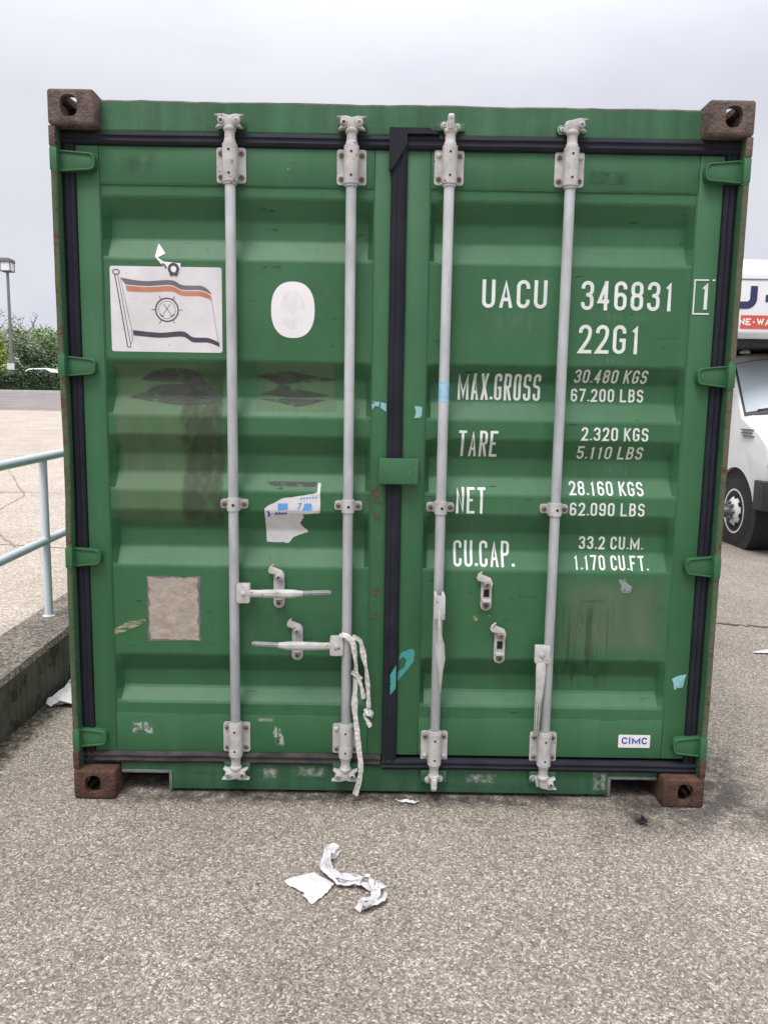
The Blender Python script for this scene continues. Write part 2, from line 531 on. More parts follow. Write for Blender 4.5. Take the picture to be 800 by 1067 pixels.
M['asphalt'] = ground_mat('worn_aggregate_asphalt', (0.345, 0.306, 0.263), (0.66, 0.605, 0.53), (0.16, 0.138, 0.116), 160, warm=(0.46, 0.395, 0.335))
M['lot'] = ground_mat('pale_concrete', (0.56, 0.49, 0.42), (0.64, 0.57, 0.50), (0.44, 0.38, 0.32), 60, bump=0.3, patch=0.12)
M['road'] = ground_mat('grey_road', (0.30, 0.27, 0.265), (0.36, 0.33, 0.32), (0.22, 0.2, 0.195), 40, bump=0.2, patch=0.2)
M['wallc'] = ground_mat('weathered_concrete_top', (0.30, 0.265, 0.225), (0.45, 0.41, 0.35), (0.10, 0.09, 0.075), 70, bump=0.7, patch=0.35)
M['wallf'] = mat('dark_concrete_face', (0.10, 0.095, 0.075), 0.9, col2=(0.20, 0.185, 0.155), vscale=9, bump=0.5, bscale=40, streak=0.25,
                 spots=(0.055, 0.06, 0.045), spot_scale=7, spot_cut=0.56)  # wall face: darker than the top, streaked and blotched
M['kerb'] = mat('kerb_concrete', (0.42, 0.40, 0.38), 0.9, var=0.15, vscale=4)
M['verge'] = mat('verge_grass', (0.05, 0.09, 0.03), 0.95, col2=(0.09, 0.13, 0.05), vscale=8)

def sheet(name, xs, ys, zf, m, kind='structure'):
    b = MB()
    nx = len(xs)
    b.add([(x, y, zf(x, y)) for y in ys for x in xs],
          [(j * nx + i, j * nx + i + 1, (j + 1) * nx + i + 1, (j + 1) * nx + i) for j in range(len(ys) - 1) for i in range(nx - 1)])
    return tag(b.build(name, m, smooth=60), kind=kind)

def lot_z(y):
    y = max(y, -6)
    return 0.255 + 0.023 * y + (0.00061 * y * y if y > 0 else 0) if y < 35 else 0.255 + 0.805 + 0.747
ZT = lot_z(36)
WX = -1.733
sheet('ground', [-400, -60, WX - .15, 4, 60, 400], [-300, -20, 0, 10, 60, 700], lambda x, y: 0.0, M['asphalt'])
sheet('upper_lot', [-120, -60, -30, -12, -6, WX - .20], [-60, -20, -6, -3, 0, 2, 4, 7, 10, 14, 18, 22, 24.0], lambda x, y: lot_z(y), M['lot'])
sheet('far_road', [-120, -60, -30, -12, -6, WX - .20], [24.0, 27, 30, 33, 35.0], lambda x, y: lot_z(y), M['road'])
sheet('grass_verge', [-200, -60, -30, WX - .2], [35.16, 42, 60, 140], lambda x, y: ZT + 0.13, M['verge'])
kb = MB()
kb.box(-120, WX - .21, 34.98, 35.18, ZT - .3, ZT + 0.16)
tag(kb.build('kerb', M['kerb'], bevel=0.02), kind='structure')

def crack(name, pts, w, m, zf, seed=1):
    rnd = random.Random(seed)
    P = []
    for a, b in zip(pts[:-1], pts[1:]):
        for i in range(12):
            t = i / 12
            P.append(Vector((a[0] + (b[0] - a[0]) * t, a[1] + (b[1] - a[1]) * t, 0)))
    P.append(Vector((*pts[-1], 0)))
    vs, fs = [], []
    for i, p in enumerate(P):
        d = (P[min(i + 1, len(P) - 1)] - P[max(i - 1, 0)]).normalized()
        s = Vector((-d.y, d.x, 0))
        off = rnd.uniform(-1, 1) * w * 1.2
        ww = w * rnd.uniform(.4, 1.3)
        for k in (-1, 1):
            q = p + s * (off + k * ww)
            vs.append((q.x, q.y, zf(q.x, q.y) + 0.004))
    for i in range(len(P) - 1):
        fs.append((2 * i, 2 * i + 1, 2 * i + 3, 2 * i + 2))
    b = MB()
    b.add(vs, fs)
    return tag(b.build(name, m), kind='structure')
M['crack'] = mat('dark_crack', (0.09, 0.08, 0.075), 0.95, var=0.3, vscale=30)
M['crack_pale'] = mat('faint_crack', (0.24, 0.205, 0.175), 0.95, var=0.2, vscale=20)
crack('asphalt_crack', [(1.6, 2.72), (2.38, 2.66), (2.72, 2.58), (3.6, 2.66), (5.2, 2.5)], 0.018, M['crack'], lambda x, y: 0, 3)
for i, (yy, dx) in enumerate(((3.3, 0.0), (6.2, .8), (10.4, 1.5), (16, 2))):
    crack('lot_crack', [(WX - .4, yy), (-3.4 - dx, yy + .25), (-5.5 - dx, yy + .1 * dx), (-12, yy + .6)], 0.009 + .004 * i, M['crack_pale'], lambda x, y: lot_z(y), 10 + i)
crack('lot_crack', [(-3.0, 3.4), (-3.9, 4.6), (-4.2, 6.2), (-6, 9.5)], 0.01, M['crack_pale'], lambda x, y: lot_z(y), 20)

# wet dark stain spreading from under the right corner
M['stain'] = film('damp_stain', (0.045, 0.040, 0.035), 0.66, 9, 0.46, 0.10, rough=0.75, edge=0.30)
M['dark_ground'] = film('dark_line', (0.04, 0.035, 0.028), 0.75, 18, 0.48, 0.12, rough=0.9, edge=0.25)  # patchy dark film for strips at container base and wall foot
def ground_film(name, x0, x1, y0, y1, m, z=0.004):
    b = MB()
    b.add([(x0, y0, z), (x1, y0, z), (x1, y1, z), (x0, y1, z)], [(0, 1, 2, 3)])
    o = b.build(name, m, smooth=0)
    uv = o.data.uv_layers.new()
    for i, c in enumerate(((0, 0), (1, 0), (1, 1), (0, 1))):
        uv.data[i].uv = c
    return tag(o, kind='structure')
ground_film('damp_ground', 0.70, 1.62, -0.26, 0.62, M['stain'])
ground_film('ground_dark_film', -1.30, 0.95, -0.045, 0.25, M['dark_ground'], 0.004)
ground_film('ground_dark_film', WX - .04, WX + .13, -0.6, 2.2, M['dark_ground'], 0.004)

# ------------------------------------------------------------------ retaining wall with handrail
wl_ = MB()
ys = [-6 + .5 * i for i in range(83)]
n_ = len(ys)
top = lambda y: lot_z(y) + 0.018
vs, fs, = [], []
for y in ys:
    h = 0.006 * noise.noise(Vector((y * 3, 0, 0)))
    vs += [(WX + .0, y, -.1), (WX + .0, y, top(y) - .03), (WX - .012, y, top(y) + h), (WX - .302, y, top(y) + h * .5), (WX - .302, y, -.1)]
for i in range(n_ - 1):
    a, c = 5 * i, 5 * i + 5
    for k in range(4):
        fs.append((a + k, a + k + 1, c + k + 1, c + k))
for i, f in enumerate(fs):
    wl_.add([vs[j] for j in f], [(0, 1, 2, 3)], 0 if i % 4 in (1, 2) else 1)
wall_o = wl_.build('retaining_wall', [M['wallc'], M['wallf']], smooth=20)
tag(wall_o, 'low weathered concrete retaining wall with darker face left of the container', 'wall')

M['rail'] = mat('pale_blue_grey_paint', (0.55, 0.615, 0.68), 0.45, col2=(0.64, 0.70, 0.76), vscale=5, spots=(0.30, 0.27, 0.25), spot_scale=30, spot_cut=0.74)
rail = empty('handrail', (-1.935, 1.5, top(1.5)), 'pale blue painted pipe handrail standing on the concrete wall', 'handrail')
def rail_part(b, name):
    o = b.build(name, M['rail'])
    o.parent = rail
    o.matrix_parent_inverse = Matrix.Translation(-Vector(rail.location))
    return o
def rail_line(h, name, r=.023):
    b = MB()
    P = [(-1.935, y, top(y) + h) for y in (-4, -2, 0, 1, 2, 3, 5, 7, 9)]
    b.sweep(P, r, r, n=16, up=(0, 0, 1))
    return rail_part(b, name)
rail_line(0.905, 'top_rail', .025)
rail_line(0.435, 'middle_rail', .023)
for y in (-3.2, -0.85, 1.5, 3.85, 6.2, 8.55):
    b = MB()
    b.cyl((-1.935, y, top(y) - .05), (-1.935, y, top(y) + .90), .0225, n=16)
    b.lathe((-1.935, y, top(y) - .002), (0, 0, 1), [(0, .034), (.005, .034), (.009, .026)], n=16)
    rail_part(b, 'post')

# ------------------------------------------------------------------ shipping container
W, H, L = 1.219, 2.591, 6.058
YD, YC, YV = 0.062, 0.069, 0.114        # door frame face, panel crest, panel valley
box = empty('shipping_container', (0, 0, 0), 'green steel shipping container with two closed doors and white locking bars', 'shipping container')

RAW = [(.324, YC), (.373, YC), (.423, YV), (.490, YV), (.566, YC), (.912, YC), (.983, YV), (1.052, YV), (1.128, YC), (1.202, YC),
       (1.267, YV), (1.338, YV), (1.411, YC), (1.480, YC), (1.550, YV), (1.620, YV), (1.683, YC), (2.041, YC), (2.115, YV), (2.185, YV),
       (2.256, YC), (2.298, YC)]
PROF = [RAW[0]]
for i in range(1, len(RAW) - 1):       # soften every press line
    z, y = RAW[i]
    for k in (-1, 1):
        zn, yn = RAW[i + k]
        for w in ((0.0075, 0.005) if k < 0 else (0.005, 0.0075)):
            t = w / abs(zn - z)
            PROF.append((z + (zn - z) * t, y + (yn - y) * t))
PROF.append(RAW[-1])
def wave(x, z):
    return .0009 * noise.noise(Vector((x * 3.1, z * 3.7, 1.7)))
def prof(z):
    if z <= PROF[0][0] or z >= PROF[-1][0]:
        return YD
    for (z0, y0), (z1, y1) in zip(PROF[:-1], PROF[1:]):
        if z0 <= z <= z1:
            return y0 + (y1 - y0) * (z - z0) / (z1 - z0)

def conform(mb, name, mats, parent, off=0.0014, flat=None, uv=None, bumpy=0):
    """lay a flat drawing (x, layer, z) on the pressed door panel: cut it at every press line and set it on the sheet"""
    me = bpy.data.meshes.new(name)
    me.from_pydata(mb.v, [], mb.f)
    for mm in (mats if isinstance(mats, (list, tuple)) else [mats]):
        me.materials.append(mm)
    me.polygons.foreach_set('material_index', mb.mi)
    bm = bmesh.new()
    bm.from_mesh(me)
    if flat is None:
        zs = [v.co.z for v in bm.verts]
        for z, _ in PROF:
            if min(zs) < z < max(zs):
                bmesh.ops.bisect_plane(bm, geom=bm.verts[:] + bm.edges[:] + bm.faces[:], plane_co=(0, 0, z), plane_no=(0, 0, 1))
    if uv:
        lay = bm.loops.layers.uv.new()
        for f in bm.faces:
            for lp in f.loops:
                c = lp.vert.co
                lp[lay].uv = ((c.x - uv[0]) / (uv[1] - uv[0]), (c.z - uv[2]) / (uv[3] - uv[2]))
    for v in bm.verts:
        base = flat if flat is not None else prof(v.co.z) + (wave(v.co.x, v.co.z) if PROF[0][0] < v.co.z < PROF[-1][0] else 0)
        v.co.y = base - off + v.co.y
        if bumpy:
            v.co.y -= bumpy * abs(noise.noise(Vector((v.co.x * 40, v.co.z * 40, 1.3))))
    for f in bm.faces:
        f.normal_update()
        if f.normal.y > 0:
            f.normal_flip()
    bm.to_mesh(me)
    bm.free()
    o = bpy.data.objects.new(name, me)
    scene.collection.objects.link(o)
    o.parent = parent
    return o

def flat_poly(pts, layer=0.0, m=0, mb=None):
    mb = mb or MB()
    mb.add([(x, -layer, z) for x, z in pts], [tuple(range(len(pts)))], m)
    return mb

def film_rect(x0, x1, z0, z1, m, name, parent, flat=None, off=0.0012):
    mb = MB()
    nx = max(1, int((x1 - x0) / .06))
    for i in range(nx):
        a, b = x0 + (x1 - x0) * i / nx, x0 + (x1 - x0) * (i + 1) / nx
        mb.add([(a, 0, z0), (b, 0, z0), (b, 0, z1), (a, 0, z1)], [(0, 1, 2, 3)])
    return conform(mb, name, m, parent, off, flat, uv=(x0, x1, z0, z1))

# ---- corner fittings
def oval(cx, cz, rx, rz, n=20):
    """straight-sided slot with round ends"""
    p = []
    for i in range(n):
        a = 2 * PI * i / n
        ca, sa = math.cos(a), math.sin(a)
        p.append((cx + rx * math.copysign(abs(ca) ** .7, ca), cz + rz * math.copysign(abs(sa) ** .7, sa)))
    return p
def fitting(sx, z0, y0, y1, m, up):
    b = MB()
    x0, x1 = (-W, -W + .162) if sx < 0 else (W - .162, W)
    b.box(x0, x1, y0, y1, z0, z0 + .118)
    o = b.build('corner_fitting', m, box, bevel=.012, seg=4)
    cut = []
    c = MB(); c.box(x0 + .026, x1 - .026, y0 + .026, y1 - .026, z0 + .022, z0 + .096); cut.append(c.build('cut', m))
    fy = y0 if y0 < 1 else y1
    cx = x0 + (.087 if sx > 0 else .075)
    c = MB(); c.prism(oval(cx, z0 + .062, .030, .036), 'y', fy - .05, fy + .05); cut.append(c.build('cut', m))
    ox = x0 if sx < 0 else x1
    cy = (y0 + y1) / 2
    c = MB(); c.prism(oval(cy, z0 + .060, .038, .028), 'x', ox - .05, ox + .05); cut.append(c.build('cut', m))
    oz = z0 + .118 if up else z0
    c = MB(); c.prism(oval((x0 + x1) / 2, cy, .032, .058), 'z', oz - .05, oz + .05); cut.append(c.build('cut', m))
    boolean_cut(o, cut)
    return o
for sx in (-1, 1):
    fitting(sx, H - .118, 0, .178, M['rust'], True)
    fitting(sx, 0, 0, .178, M['rust_dark'], False)
    fitting(sx, H - .118, L - .178, L, M['rust'], True)
    fitting(sx, 0, L - .178, L, M['rust_dark'], False)

# ---- corner posts: outer flange, return towards the door, dents and rusty front edge
for sx in (-1, 1):
    b = MB()
    n = 36
    vs, fs, mi = [], [], []
    for i in range(n + 1):
        z = .119 + (2.472 - .119) * i / n
        d = .0022 * noise.noise(Vector((z * 5, sx, 0))) - .010 * math.exp(-((z - 1.30) / .28) ** 2) * (1 if sx < 0 else .25)
        xo, xi = W - .001 - d * -.6, W - .021 - d * -.9
        y0 = .010 + .003 * noise.noise(Vector((z * 9, sx, 4)))
        for x, y in ((xo, .15), (xo, y0 + .003), (xo - .004, y0), (xi + .004, y0), (xi, y0 + .004), (W - .022, .092), (W - .022, .15)):
            vs.append((sx * x, y, z))
    k = 7
    for i in range(n):
        for j in range(k - 1):
            b.add([vs[i * k + j], vs[i * k + j + 1], vs[(i + 1) * k + j + 1], vs[(i + 1) * k + j]], [(0, 1, 2, 3)], 1 if j in (1, 2, 3) else 0)
    b.build('corner_post', [M['green_worn'], M['post_edge']], box, smooth=50)
    b = MB()
    b.box(*sorted((sx * (W - .002), sx * (W - .15))), .151, .26, .119, 2.472)
    b.build('post_web', M['green_worn'], box)
    b = MB()
    b.box(*sorted((sx * (W - .002), sx * (W - .12))), L - .18, L - .01, .119, 2.472)
    b.build('corner_post', M['green_worn'], box)
    for za, zb2, mm in ((.119, .192, 'rust_dark'), (2.406, 2.472, 'rust')):     # bare rusty ends by the fittings
        b = MB()
        b.box(*sorted((sx * (W + .0005), sx * (W - .0225))), .006, .03, za, zb2)
        b.build('post_end_plate', M[mm], box, bevel=.003)

M['lip'] = mat('bare_grey_lip', (0.07, 0.10, 0.08), 0.75, col2=(0.17, 0.18, 0.165), vscale=16, bump=.2, spots=RUST, spot_scale=25, spot_cut=.64)
# ---- header, roof edge, sill with fork pockets
b = MB()
n = 44
vs = []
for i in range(n + 1):
    x = -1.057 + 2.114 * i / n
    zt = 2.579 + .003 * noise.noise(Vector((x * 4, 0, 0))) + .0025 * noise.noise(Vector((x * 17, 0, 0)))
    vs += [(x, .070, 2.468), (x, .066, 2.480), (x, .066, zt - .006), (x, .071, zt), (x, .16, zt), (x, .16, 2.44), (x, .08, 2.44)]
for i in range(n):
    for j in range(6):
        b.add([vs[i * 7 + j], vs[i * 7 + j + 1], vs[i * 7 + 7 + j + 1], vs[i * 7 + 7 + j]], [(0, 1, 2, 3)], 1 if j in (2, 3) else 0)
b.build('header', [M['green_worn'], M['rust']], box, smooth=40)
b = MB()
b.box(-1.19, 1.19, .17, L - .1, 2.555, 2.572)
for i in range(20):
    y = .35 + i * .28
    b.box(-1.15, 1.15, y, y + .14, 2.572, 2.583)
b.build('roof', M['green_worn'], box, bevel=.004)
# sill outline in (x, z), with two fork pockets
zb, zt = .016, .128
out = [(-1.056, .105)]
out = [(-1.056, .082), (-.872, .082), (-.860, .070), (-.856, zb), (.866, zb), (.872, .070), (.884, .082), (1.056, .082), (1.056, zt), (-1.056, zt)]
b = MB()
b.prism(out, 'y', .068, .16)
b.build('sill', M['green_worn'], box, bevel=.003)
for s, xa, xb in ((-1, -1.052, -.866), (1, .872, 1.052)):
    b = MB()       # grey worn lip and pocket lining
    b.prism([(xa, .094), (xa, .0825), (xb, .0825), (xb, .094)], 'y', .060, .40)
    if s < 0:
        b.prism([(xb - .001, .094), (xb - .001, .012), (xb + .012, .012), (xb + .012, .094)], 'y', .062, .40)
    else:
        b.prism([(xa + .001, .094), (xa + .001, .012), (xa - .012, .012), (xa - .012, .094)], 'y', .062, .40)
    b.build('fork_pocket', M['lip'], box, bevel=.003)
b = MB()
b.box(-1.18, 1.18, .17, L - .05, .125, .16)
for i in range(9):
    b.box(-1.15, 1.15, .55 + i * .6, .60 + i * .6, .03, .125)
b.build('floor', M['green_worn'], box)
b = MB()
b.box(-1.05, 1.05, .20, .24, .006, .122)
b.build('pocket_shade_board', M['hole'], box)  # added black board, painted as the shade inside the fork pockets
for sx in (-1, 1):                       # corrugated side walls and rails
    b = MB()
    P = []
    y = .26
    while y < L - .3:
        P += [(1.212, y), (1.212, y + .07), (1.178, y + .138), (1.178, y + .208)]
        y += .276
    P.append((1.212, L - .18))
    for (xa, ya), (xb, yb) in zip(P[:-1], P[1:]):
        b.add([(sx * xa, ya, .16), (sx * xb, yb, .16), (sx * xb, yb, 2.53), (sx * xa, ya, 2.53)], [(0, 1, 2, 3)])
    b.build('side_wall', M['green'], box, smooth=0)
    b = MB()
    b.box(*sorted((sx * 1.217, sx * 1.15)), .181, L - .181, .03, .162)
    b.box(*sorted((sx * 1.217, sx * 1.15)), .181, L - .181, 2.52, 2.575)
    b.build('side_rail', M['green_worn'], box, bevel=.004)
b = MB()
b.box(-1.205, 1.205, L - .06, L - .02, .1, 2.56)
b.build('end_wall', M['green'], box)

# ---- doors
def door(x0, x1, px0, px1):
    b = MB()
    zb, zt = .172, 2.425
    b.box(x0, px0, YD, YD + .05, zb, zt)
    b.box(px1, x1, YD, YD + .05, zb, zt)
    b.box(px0, px1, YD + .0005, YD + .05, RAW[-1][0], zt)
    b.box(px0, px1, YD + .0005, YD + .05, zb, RAW[0][0])
    o = b.build('door', M['green'], box, bevel=.004)
    # pressed panel: a finer sheet with hand-made waviness
    p = MB()
    nx = 46
    zs = []
    for (z0, y0), (z1, y1) in zip(PROF[:-1], PROF[1:]):
        k = max(1, int((z1 - z0) / .03))
        zs += [(z0 + (z1 - z0) * i / k, y0 + (y1 - y0) * i / k) for i in range(k)]
    zs.append(PROF[-1])
    vs = []
    for z, y in zs:
        for i in range(nx + 1):
            x = px0 + (px1 - px0) * i / nx
            e = min(1, min(x - px0, px1 - x) / .02)
            # the flutes run out in a short sloped end at both frame posts
            t = min(1, min(x - px0, px1 - x) / .016)
            yy = YC + (y - YC) * t
            yy += wave(x, z) * e
            vs.append((x, yy, z))
    w = nx + 1
    p.add(vs, [(j * w + i, j * w + i + 1, (j + 1) * w + i + 1, (j + 1) * w + i) for j in range(len(zs) - 1) for i in range(nx)])
    p.build('panel', M['green'], o, smooth=22)
    # weld beads round the pressed panel
    wb = MB()
    for z in (RAW[0][0], RAW[-1][0]):
        P = [(px0 + (px1 - px0) * i / 60, YC - .002, z + .0012 * noise.noise(Vector((i * .7, z, x0)))) for i in range(61)]
        wb.sweep(P, .004, .003, n=6)
    for x in (px0, px1):
        P = [(x + .0015 * noise.noise(Vector((i * .9, x, 3))), YC - .001, RAW[0][0] + (RAW[-1][0] - RAW[0][0]) * i / 90) for i in range(91)]
        wb.sweep(P, .0035, .003, n=6)
    wb.build('weld_bead', M['green_worn'], o, smooth=60)
    return o
doorL = door(-1.150, -.030, -1.068, -.090)
doorR = door(.023, 1.150, .108, 1.062)
tag(doorL, 'left door with flag sticker, white oval and torn paper label')
tag(doorR, 'right door with white stencilled numbers and weights')

def gasket_strip(b, a, c, axis, w0, w1, m=0, y0=.050):
    """ribbed rubber strip: three lobes across its width w0..w1"""
    lobes = [(w0, YD + .02), (w0, y0 + .008), (w0 + .004, y0 + .003), (w0 + (w1 - w0) * .30, y0), (w0 + (w1 - w0) * .38, y0 + .004),
             (w0 + (w1 - w0) * .62, y0 + .004), (w0 + (w1 - w0) * .70, y0), (w1 - .004, y0 + .003), (w1, y0 + .008), (w1, YD + .02)]
    n = max(2, int(abs(c - a) / .08))
    vs = []
    for i in range(n + 1):
        s = a + (c - a) * i / n
        j = .0022 * noise.noise(Vector((s * 6, w0 * 3, 2)))
        for w, y in lobes:
            vs.append((s, y + j, w + j) if axis == 'x' else (w + j, y + j * .5, s))
    k = len(lobes)
    b.add(vs, [(i * k + q, i * k + q + 1, (i + 1) * k + q + 1, (i + 1) * k + q) for i in range(n) for q in range(k - 1)] + [tuple(range(k)), tuple(range(n * k, n * k + k))[::-1]], m)

b = MB()
gasket_strip(b, -1.196, -.040, 'x', 2.426, 2.471)
gasket_strip(b, .122, 2.426, 'z', -1.196, -1.151)
gasket_strip(b, -1.196, -.036, 'x', .126, .173, 1)
b.build('gasket', [M['gasket'], M['gasket_dusty']], doorL, smooth=50)
b = MB()
gasket_strip(b, .022, 1.196, 'x', 2.424, 2.474, y0=.046)
gasket_strip(b, .122, 2.424, 'z', 1.151, 1.196)
gasket_strip(b, -.0315, 1.196, 'x', .117, .160, 0, y0=.0445)
gasket_strip(b, .150, 2.474, 'z', -.0315, .0245, y0=.044)
b.prism([(-.040, 2.494), (.10, 2.494), (.135, 2.475), (.0225, 2.474), (.0225, 2.44), (-.030, 2.35), (-.040, 2.36)], 'y', .038, .075)
b.build('gasket', [M['gasket'], M['gasket_dusty']], doorR, smooth=50)

# lock plate bridging the two doors
b = MB()
b.prism(rrect(-.060, .086, 1.242, 1.338, .006, 2), 'y', .022, .036)
b.box(-.058, -.04, .036, YD, 1.25, 1.33)
b.prism(rrect(.066, .086, 1.246, 1.334, .004, 2), 'y', .036, YD)
b.build('lock_plate', M['green'], doorR, bevel=.003)

# ---- hinges
def hinge(sx, z, tip, h0, par):
    b = MB()
    h1 = h0 * .80
    X0, X1 = 1.200, tip
    def outline(ins):
        r = (h1 - 2 * ins) / 2 * .98
        p = [(X0 - ins, z + h0 / 2 - ins), (X1 + r + ins, z + h1 / 2 - ins)]
        for i in range(1, 8):
            a = R(90 + 180 * i / 8)
            ca, sa = math.cos(a), math.sin(a)
            p.append((X1 + ins + r - r * abs(ca) ** .7, z + (h1 / 2 - ins) * math.copysign(abs(sa) ** .7, sa)))
        p += [(X1 + r + ins, z - h1 / 2 + ins), (X0 - ins, z - h0 / 2 + ins)]
        return [(sx * x, zz) for x, zz in p]
    b.prism(outline(0.004), 'y', .035, .0635)
    b.ring(outline(0), outline(.0065), 'y', .029, .063)
    # knuckle round the pin on the post
    b.box(*sorted((sx * 1.2195, sx * 1.194)), .0075, .075, z - h0 * .50, z + h0 * .50)
    b.cyl((sx * 1.206, .020, z - h0 * .62), (sx * 1.206, .020, z + h0 * .62), .0125, n=12, m=1)
    b.build('hinge', [M['green'], M['post_edge']], par, bevel=.0025)
for zc, tip in ((2.362, 1.070), (1.653, 1.092), (.948, 1.096), (.236, 1.098)):
    hinge(-1, zc, tip, .074, doorL)
    hinge(1, zc, tip, .080, doorR)

# ---- locking bars
def locking_bar(x, ztop, zbot, cam_style):
    YB = .030
    b = MB()
    b.lathe((x, YB, zbot + .075), (0, 0, 1), [(0, .016), (.03, .0155), (.034, .0185), (ztop - zbot - .15 - .03, .0185), (ztop - zbot - .145, .0155), (ztop - zbot - .13, .016)], n=24)
    bar = b.build('locking_bar', M['bar'], box, smooth=40)
    for zc, up in ((ztop - .178, 1), (zbot + .178, -1)):
        b = MB()
        h = .060
        b.prism(rrect(x - .052, x + .052, zc - h, zc + h, .010), 'y', YD - .0075, YD - .0005)
        b.cyl((x, YB, zc - h - .004), (x, YB, zc + h + .004), .0265, n=24)
        b.box(x - .026, x + .026, YB, YD - .004, zc - h + .002, zc + h - .002)
        b.cyl((x, YB, zc - up * (h + .004)), (x, YB, zc - up * (h + .012)), .0235, n=20)
        # collar towards the cam
        b.lathe((x, YB, zc + up * (h + .003)), (0, 0, up), [(0, .0215), (.012, .021), (.016, .018), (.042, .018), (.046, .0225), (.056, .0225), (.060, .017)], n=20)
        for dx in (-.037, .037):
            for dz in (-.040, .040):
                b.lathe((x + dx, YD - .007, zc + dz), (0, -1, 0), [(0, .0095), (.004, .0095), (.0075, .0065), (.0085, .001)], n=12, m=1 if random.random() < .78 else 0)
        for dz in (-.038, .040):
            b.lathe((x, YB - .0262, zc + dz), (0, -1, 0), [(0, .0055), (.0012, .005)], n=12, m=2)
        b.build('bearing_bracket', [M['white_steel'], M['bolt'], M['hole']], bar, bevel=.0015, seg=1)
        # cam: forked hook head engaging the keeper
        zz = zc + up * .118
        b = MB()
        b.cyl((x, YB, zc + up * .10), (x, YB, zz + up * .030), .017, .014, n=16)
        S = 1 if cam_style in ('both', 'right') else 0
        if cam_style == 'edge':
            b.prism([(.004, zz - up * .004), (.050, zz + up * .006), (.050, zz + up * .034), (.012, zz + up * .044), (.0, zz + up * .03)], 'x', x - .011, x + .011)
            b.lathe((x, .012, zz + up * .034), (1, 0, 0), [(-.012, .004), (-.009, .014), (.009, .014), (.012, .004)], n=14)
            b.lathe((x - .022, .045, zz + up * .016), (0, -1, 0), [(0, .015), (.014, .013), (.018, .006)], n=10, m=1)
            b.lathe((x + .024, .047, zz + up * .012), (0, -1, 0), [(0, .015), (.012, .013), (.016, .006)], n=10, m=1)
        else:
            for k in ((-1, 1) if cam_style == 'both' else (1,)):
                b.prism([(x - k * .012, zz - up * .002), (x + k * .016, zz + up * .004), (x + k * .048, zz - up * .004), (x + k * .038, zz + up * .008),
                         (x + k * .032, zz + up * .020), (x + k * .040, zz + up * .034), (x + k * .054, zz + up * .040), (x + k * .020, zz + up * .042), (x - k * .012, zz + up * .034)],
                        'y', .014 + .0007 * k, .044 - .0007 * k)
                b.lathe((x + k * .027, .016, zz + up * .019), (0, -1, 0), [(0, .0135), (.005, .0135), (.009, .009), (.010, .001)], n=12, m=1 if k * up < 0 else 3)
            if cam_style == 'right':
                b.prism([(x - .030, zz + up * .0), (x - .006, zz - up * .004), (x - .006, zz + up * .040), (x - .024, zz + up * .036)], 'y', .030, .052)
                b.lathe((x - .034, .058, zz + up * .012), (0, -1, 0), [(0, .016), (.012, .015), (.018, .006)], n=12, m=2)
        b.build('cam', [M['white_steel'], M['bolt'], M['green'], M['grey_steel']], bar, bevel=.003, smooth=45)
        # keeper welded on the header or the sill
        b = MB()
        b.prism(rrect(x - .050, x + .052, zz - .004 + (.006 if up > 0 else -.028), zz + .030 + (.0 if up > 0 else -.012), .006, 3), 'y', .050, .0705)
        b.build('cam_keeper', M['green_worn'], box, bevel=.003)
    # guide bracket half way
    zc = 1.157
    b = MB()
    b.prism(rrect(x - .051, x + .051, zc - .017, zc + .017, .010), 'y', YC - .020, YC - .001)
    b.cyl((x, YB, zc - .024), (x, YB, zc + .024), .0235, n=24)
    b.box(x - .023, x + .023, YB, YC - .01, zc - .023, zc + .023)
    for dx in (-.038, .038):
        b.lathe((x + dx, YC - .020, zc), (0, -1, 0), [(0, .0105), (.004, .0105), (.008, .007), (.009, .001)], n=12, m=1)
    b.lathe((x + .003, YB - .0232, zc), (0, -1, 0), [(0, .0065), (.0012, .006)], n=12, m=2)
    b.build('guide_bracket', [M['white_steel'], M['bolt'], M['hole']], bar, bevel=.0015, seg=1)
    return bar
bars = [locking_bar(-.597, 2.54, .062, 'both'), locking_bar(-.172, 2.54, .062, 'both'),
        locking_bar(.172, 2.545, .038, 'edge'), locking_bar(.597, 2.545, .040, 'right')]

def handle_set(bar, x, z, s, zh, x_end):
    """hub clamp and swung-in flat handle; s = side the handle points to"""
    b = MB()
    xa, xb = sorted((x + s * .012, x + s * .062))
    b.prism(rrect(xa, xb, z - .037, z + .037, .008), 'y', .006, .014)
    b.prism(rrect(xa, xb, z - .035, z + .035, .006), 'y', .014, .040)
    b.lathe((x + s * .038, .006, z), (0, -1, 0), [(0, .010), (.003, .010), (.005, .006)], n=14)
    b.build('handle_hub', M['white_steel'], bar, bevel=.003)
    b = MB()
    x0 = x + s * .058
    Ln = x_end - x0
    st = [(0, .017, .007), (.04, .0165, .007), (.14, .016, .007), (.20, .018, .010), (.42, .0195, .012), (.55, .018, .012), (.62, .014, .010), (.66, .0125, .008), (.97, .0115, .008), (1, .008, .006)]
    cut = 7
    P = [(x0 + Ln * t, .012 - .012 * math.sin(t * PI), z + (zh - z) * t) for t, _, _ in st]
    b.sweep(P[:cut + 1], [q[1] * .84 for q in st[:cut + 1]], [q[2] for q in st[:cut + 1]], n=8, square=True)
    b.sweep(P[cut:], [q[1] * .80 for q in st[cut:]], [q[2] * .97 for q in st[cut:]], n=8, m=1, square=True)
    for dz in (-.006, .006):
        b.lathe((x + s * .070, .004, z + dz), (0, -1, 0), [(0, .0035), (.002, .003)], n=8, m=2)
    b.build('handle', [M['white_steel'], M['grey_steel'], M['hole']], bar, bevel=.002)
handle_set(bars[0], -.597, .824, 1, .832, -.232)
handle_set(bars[1], -.172, .625, -1, .630, -.528)

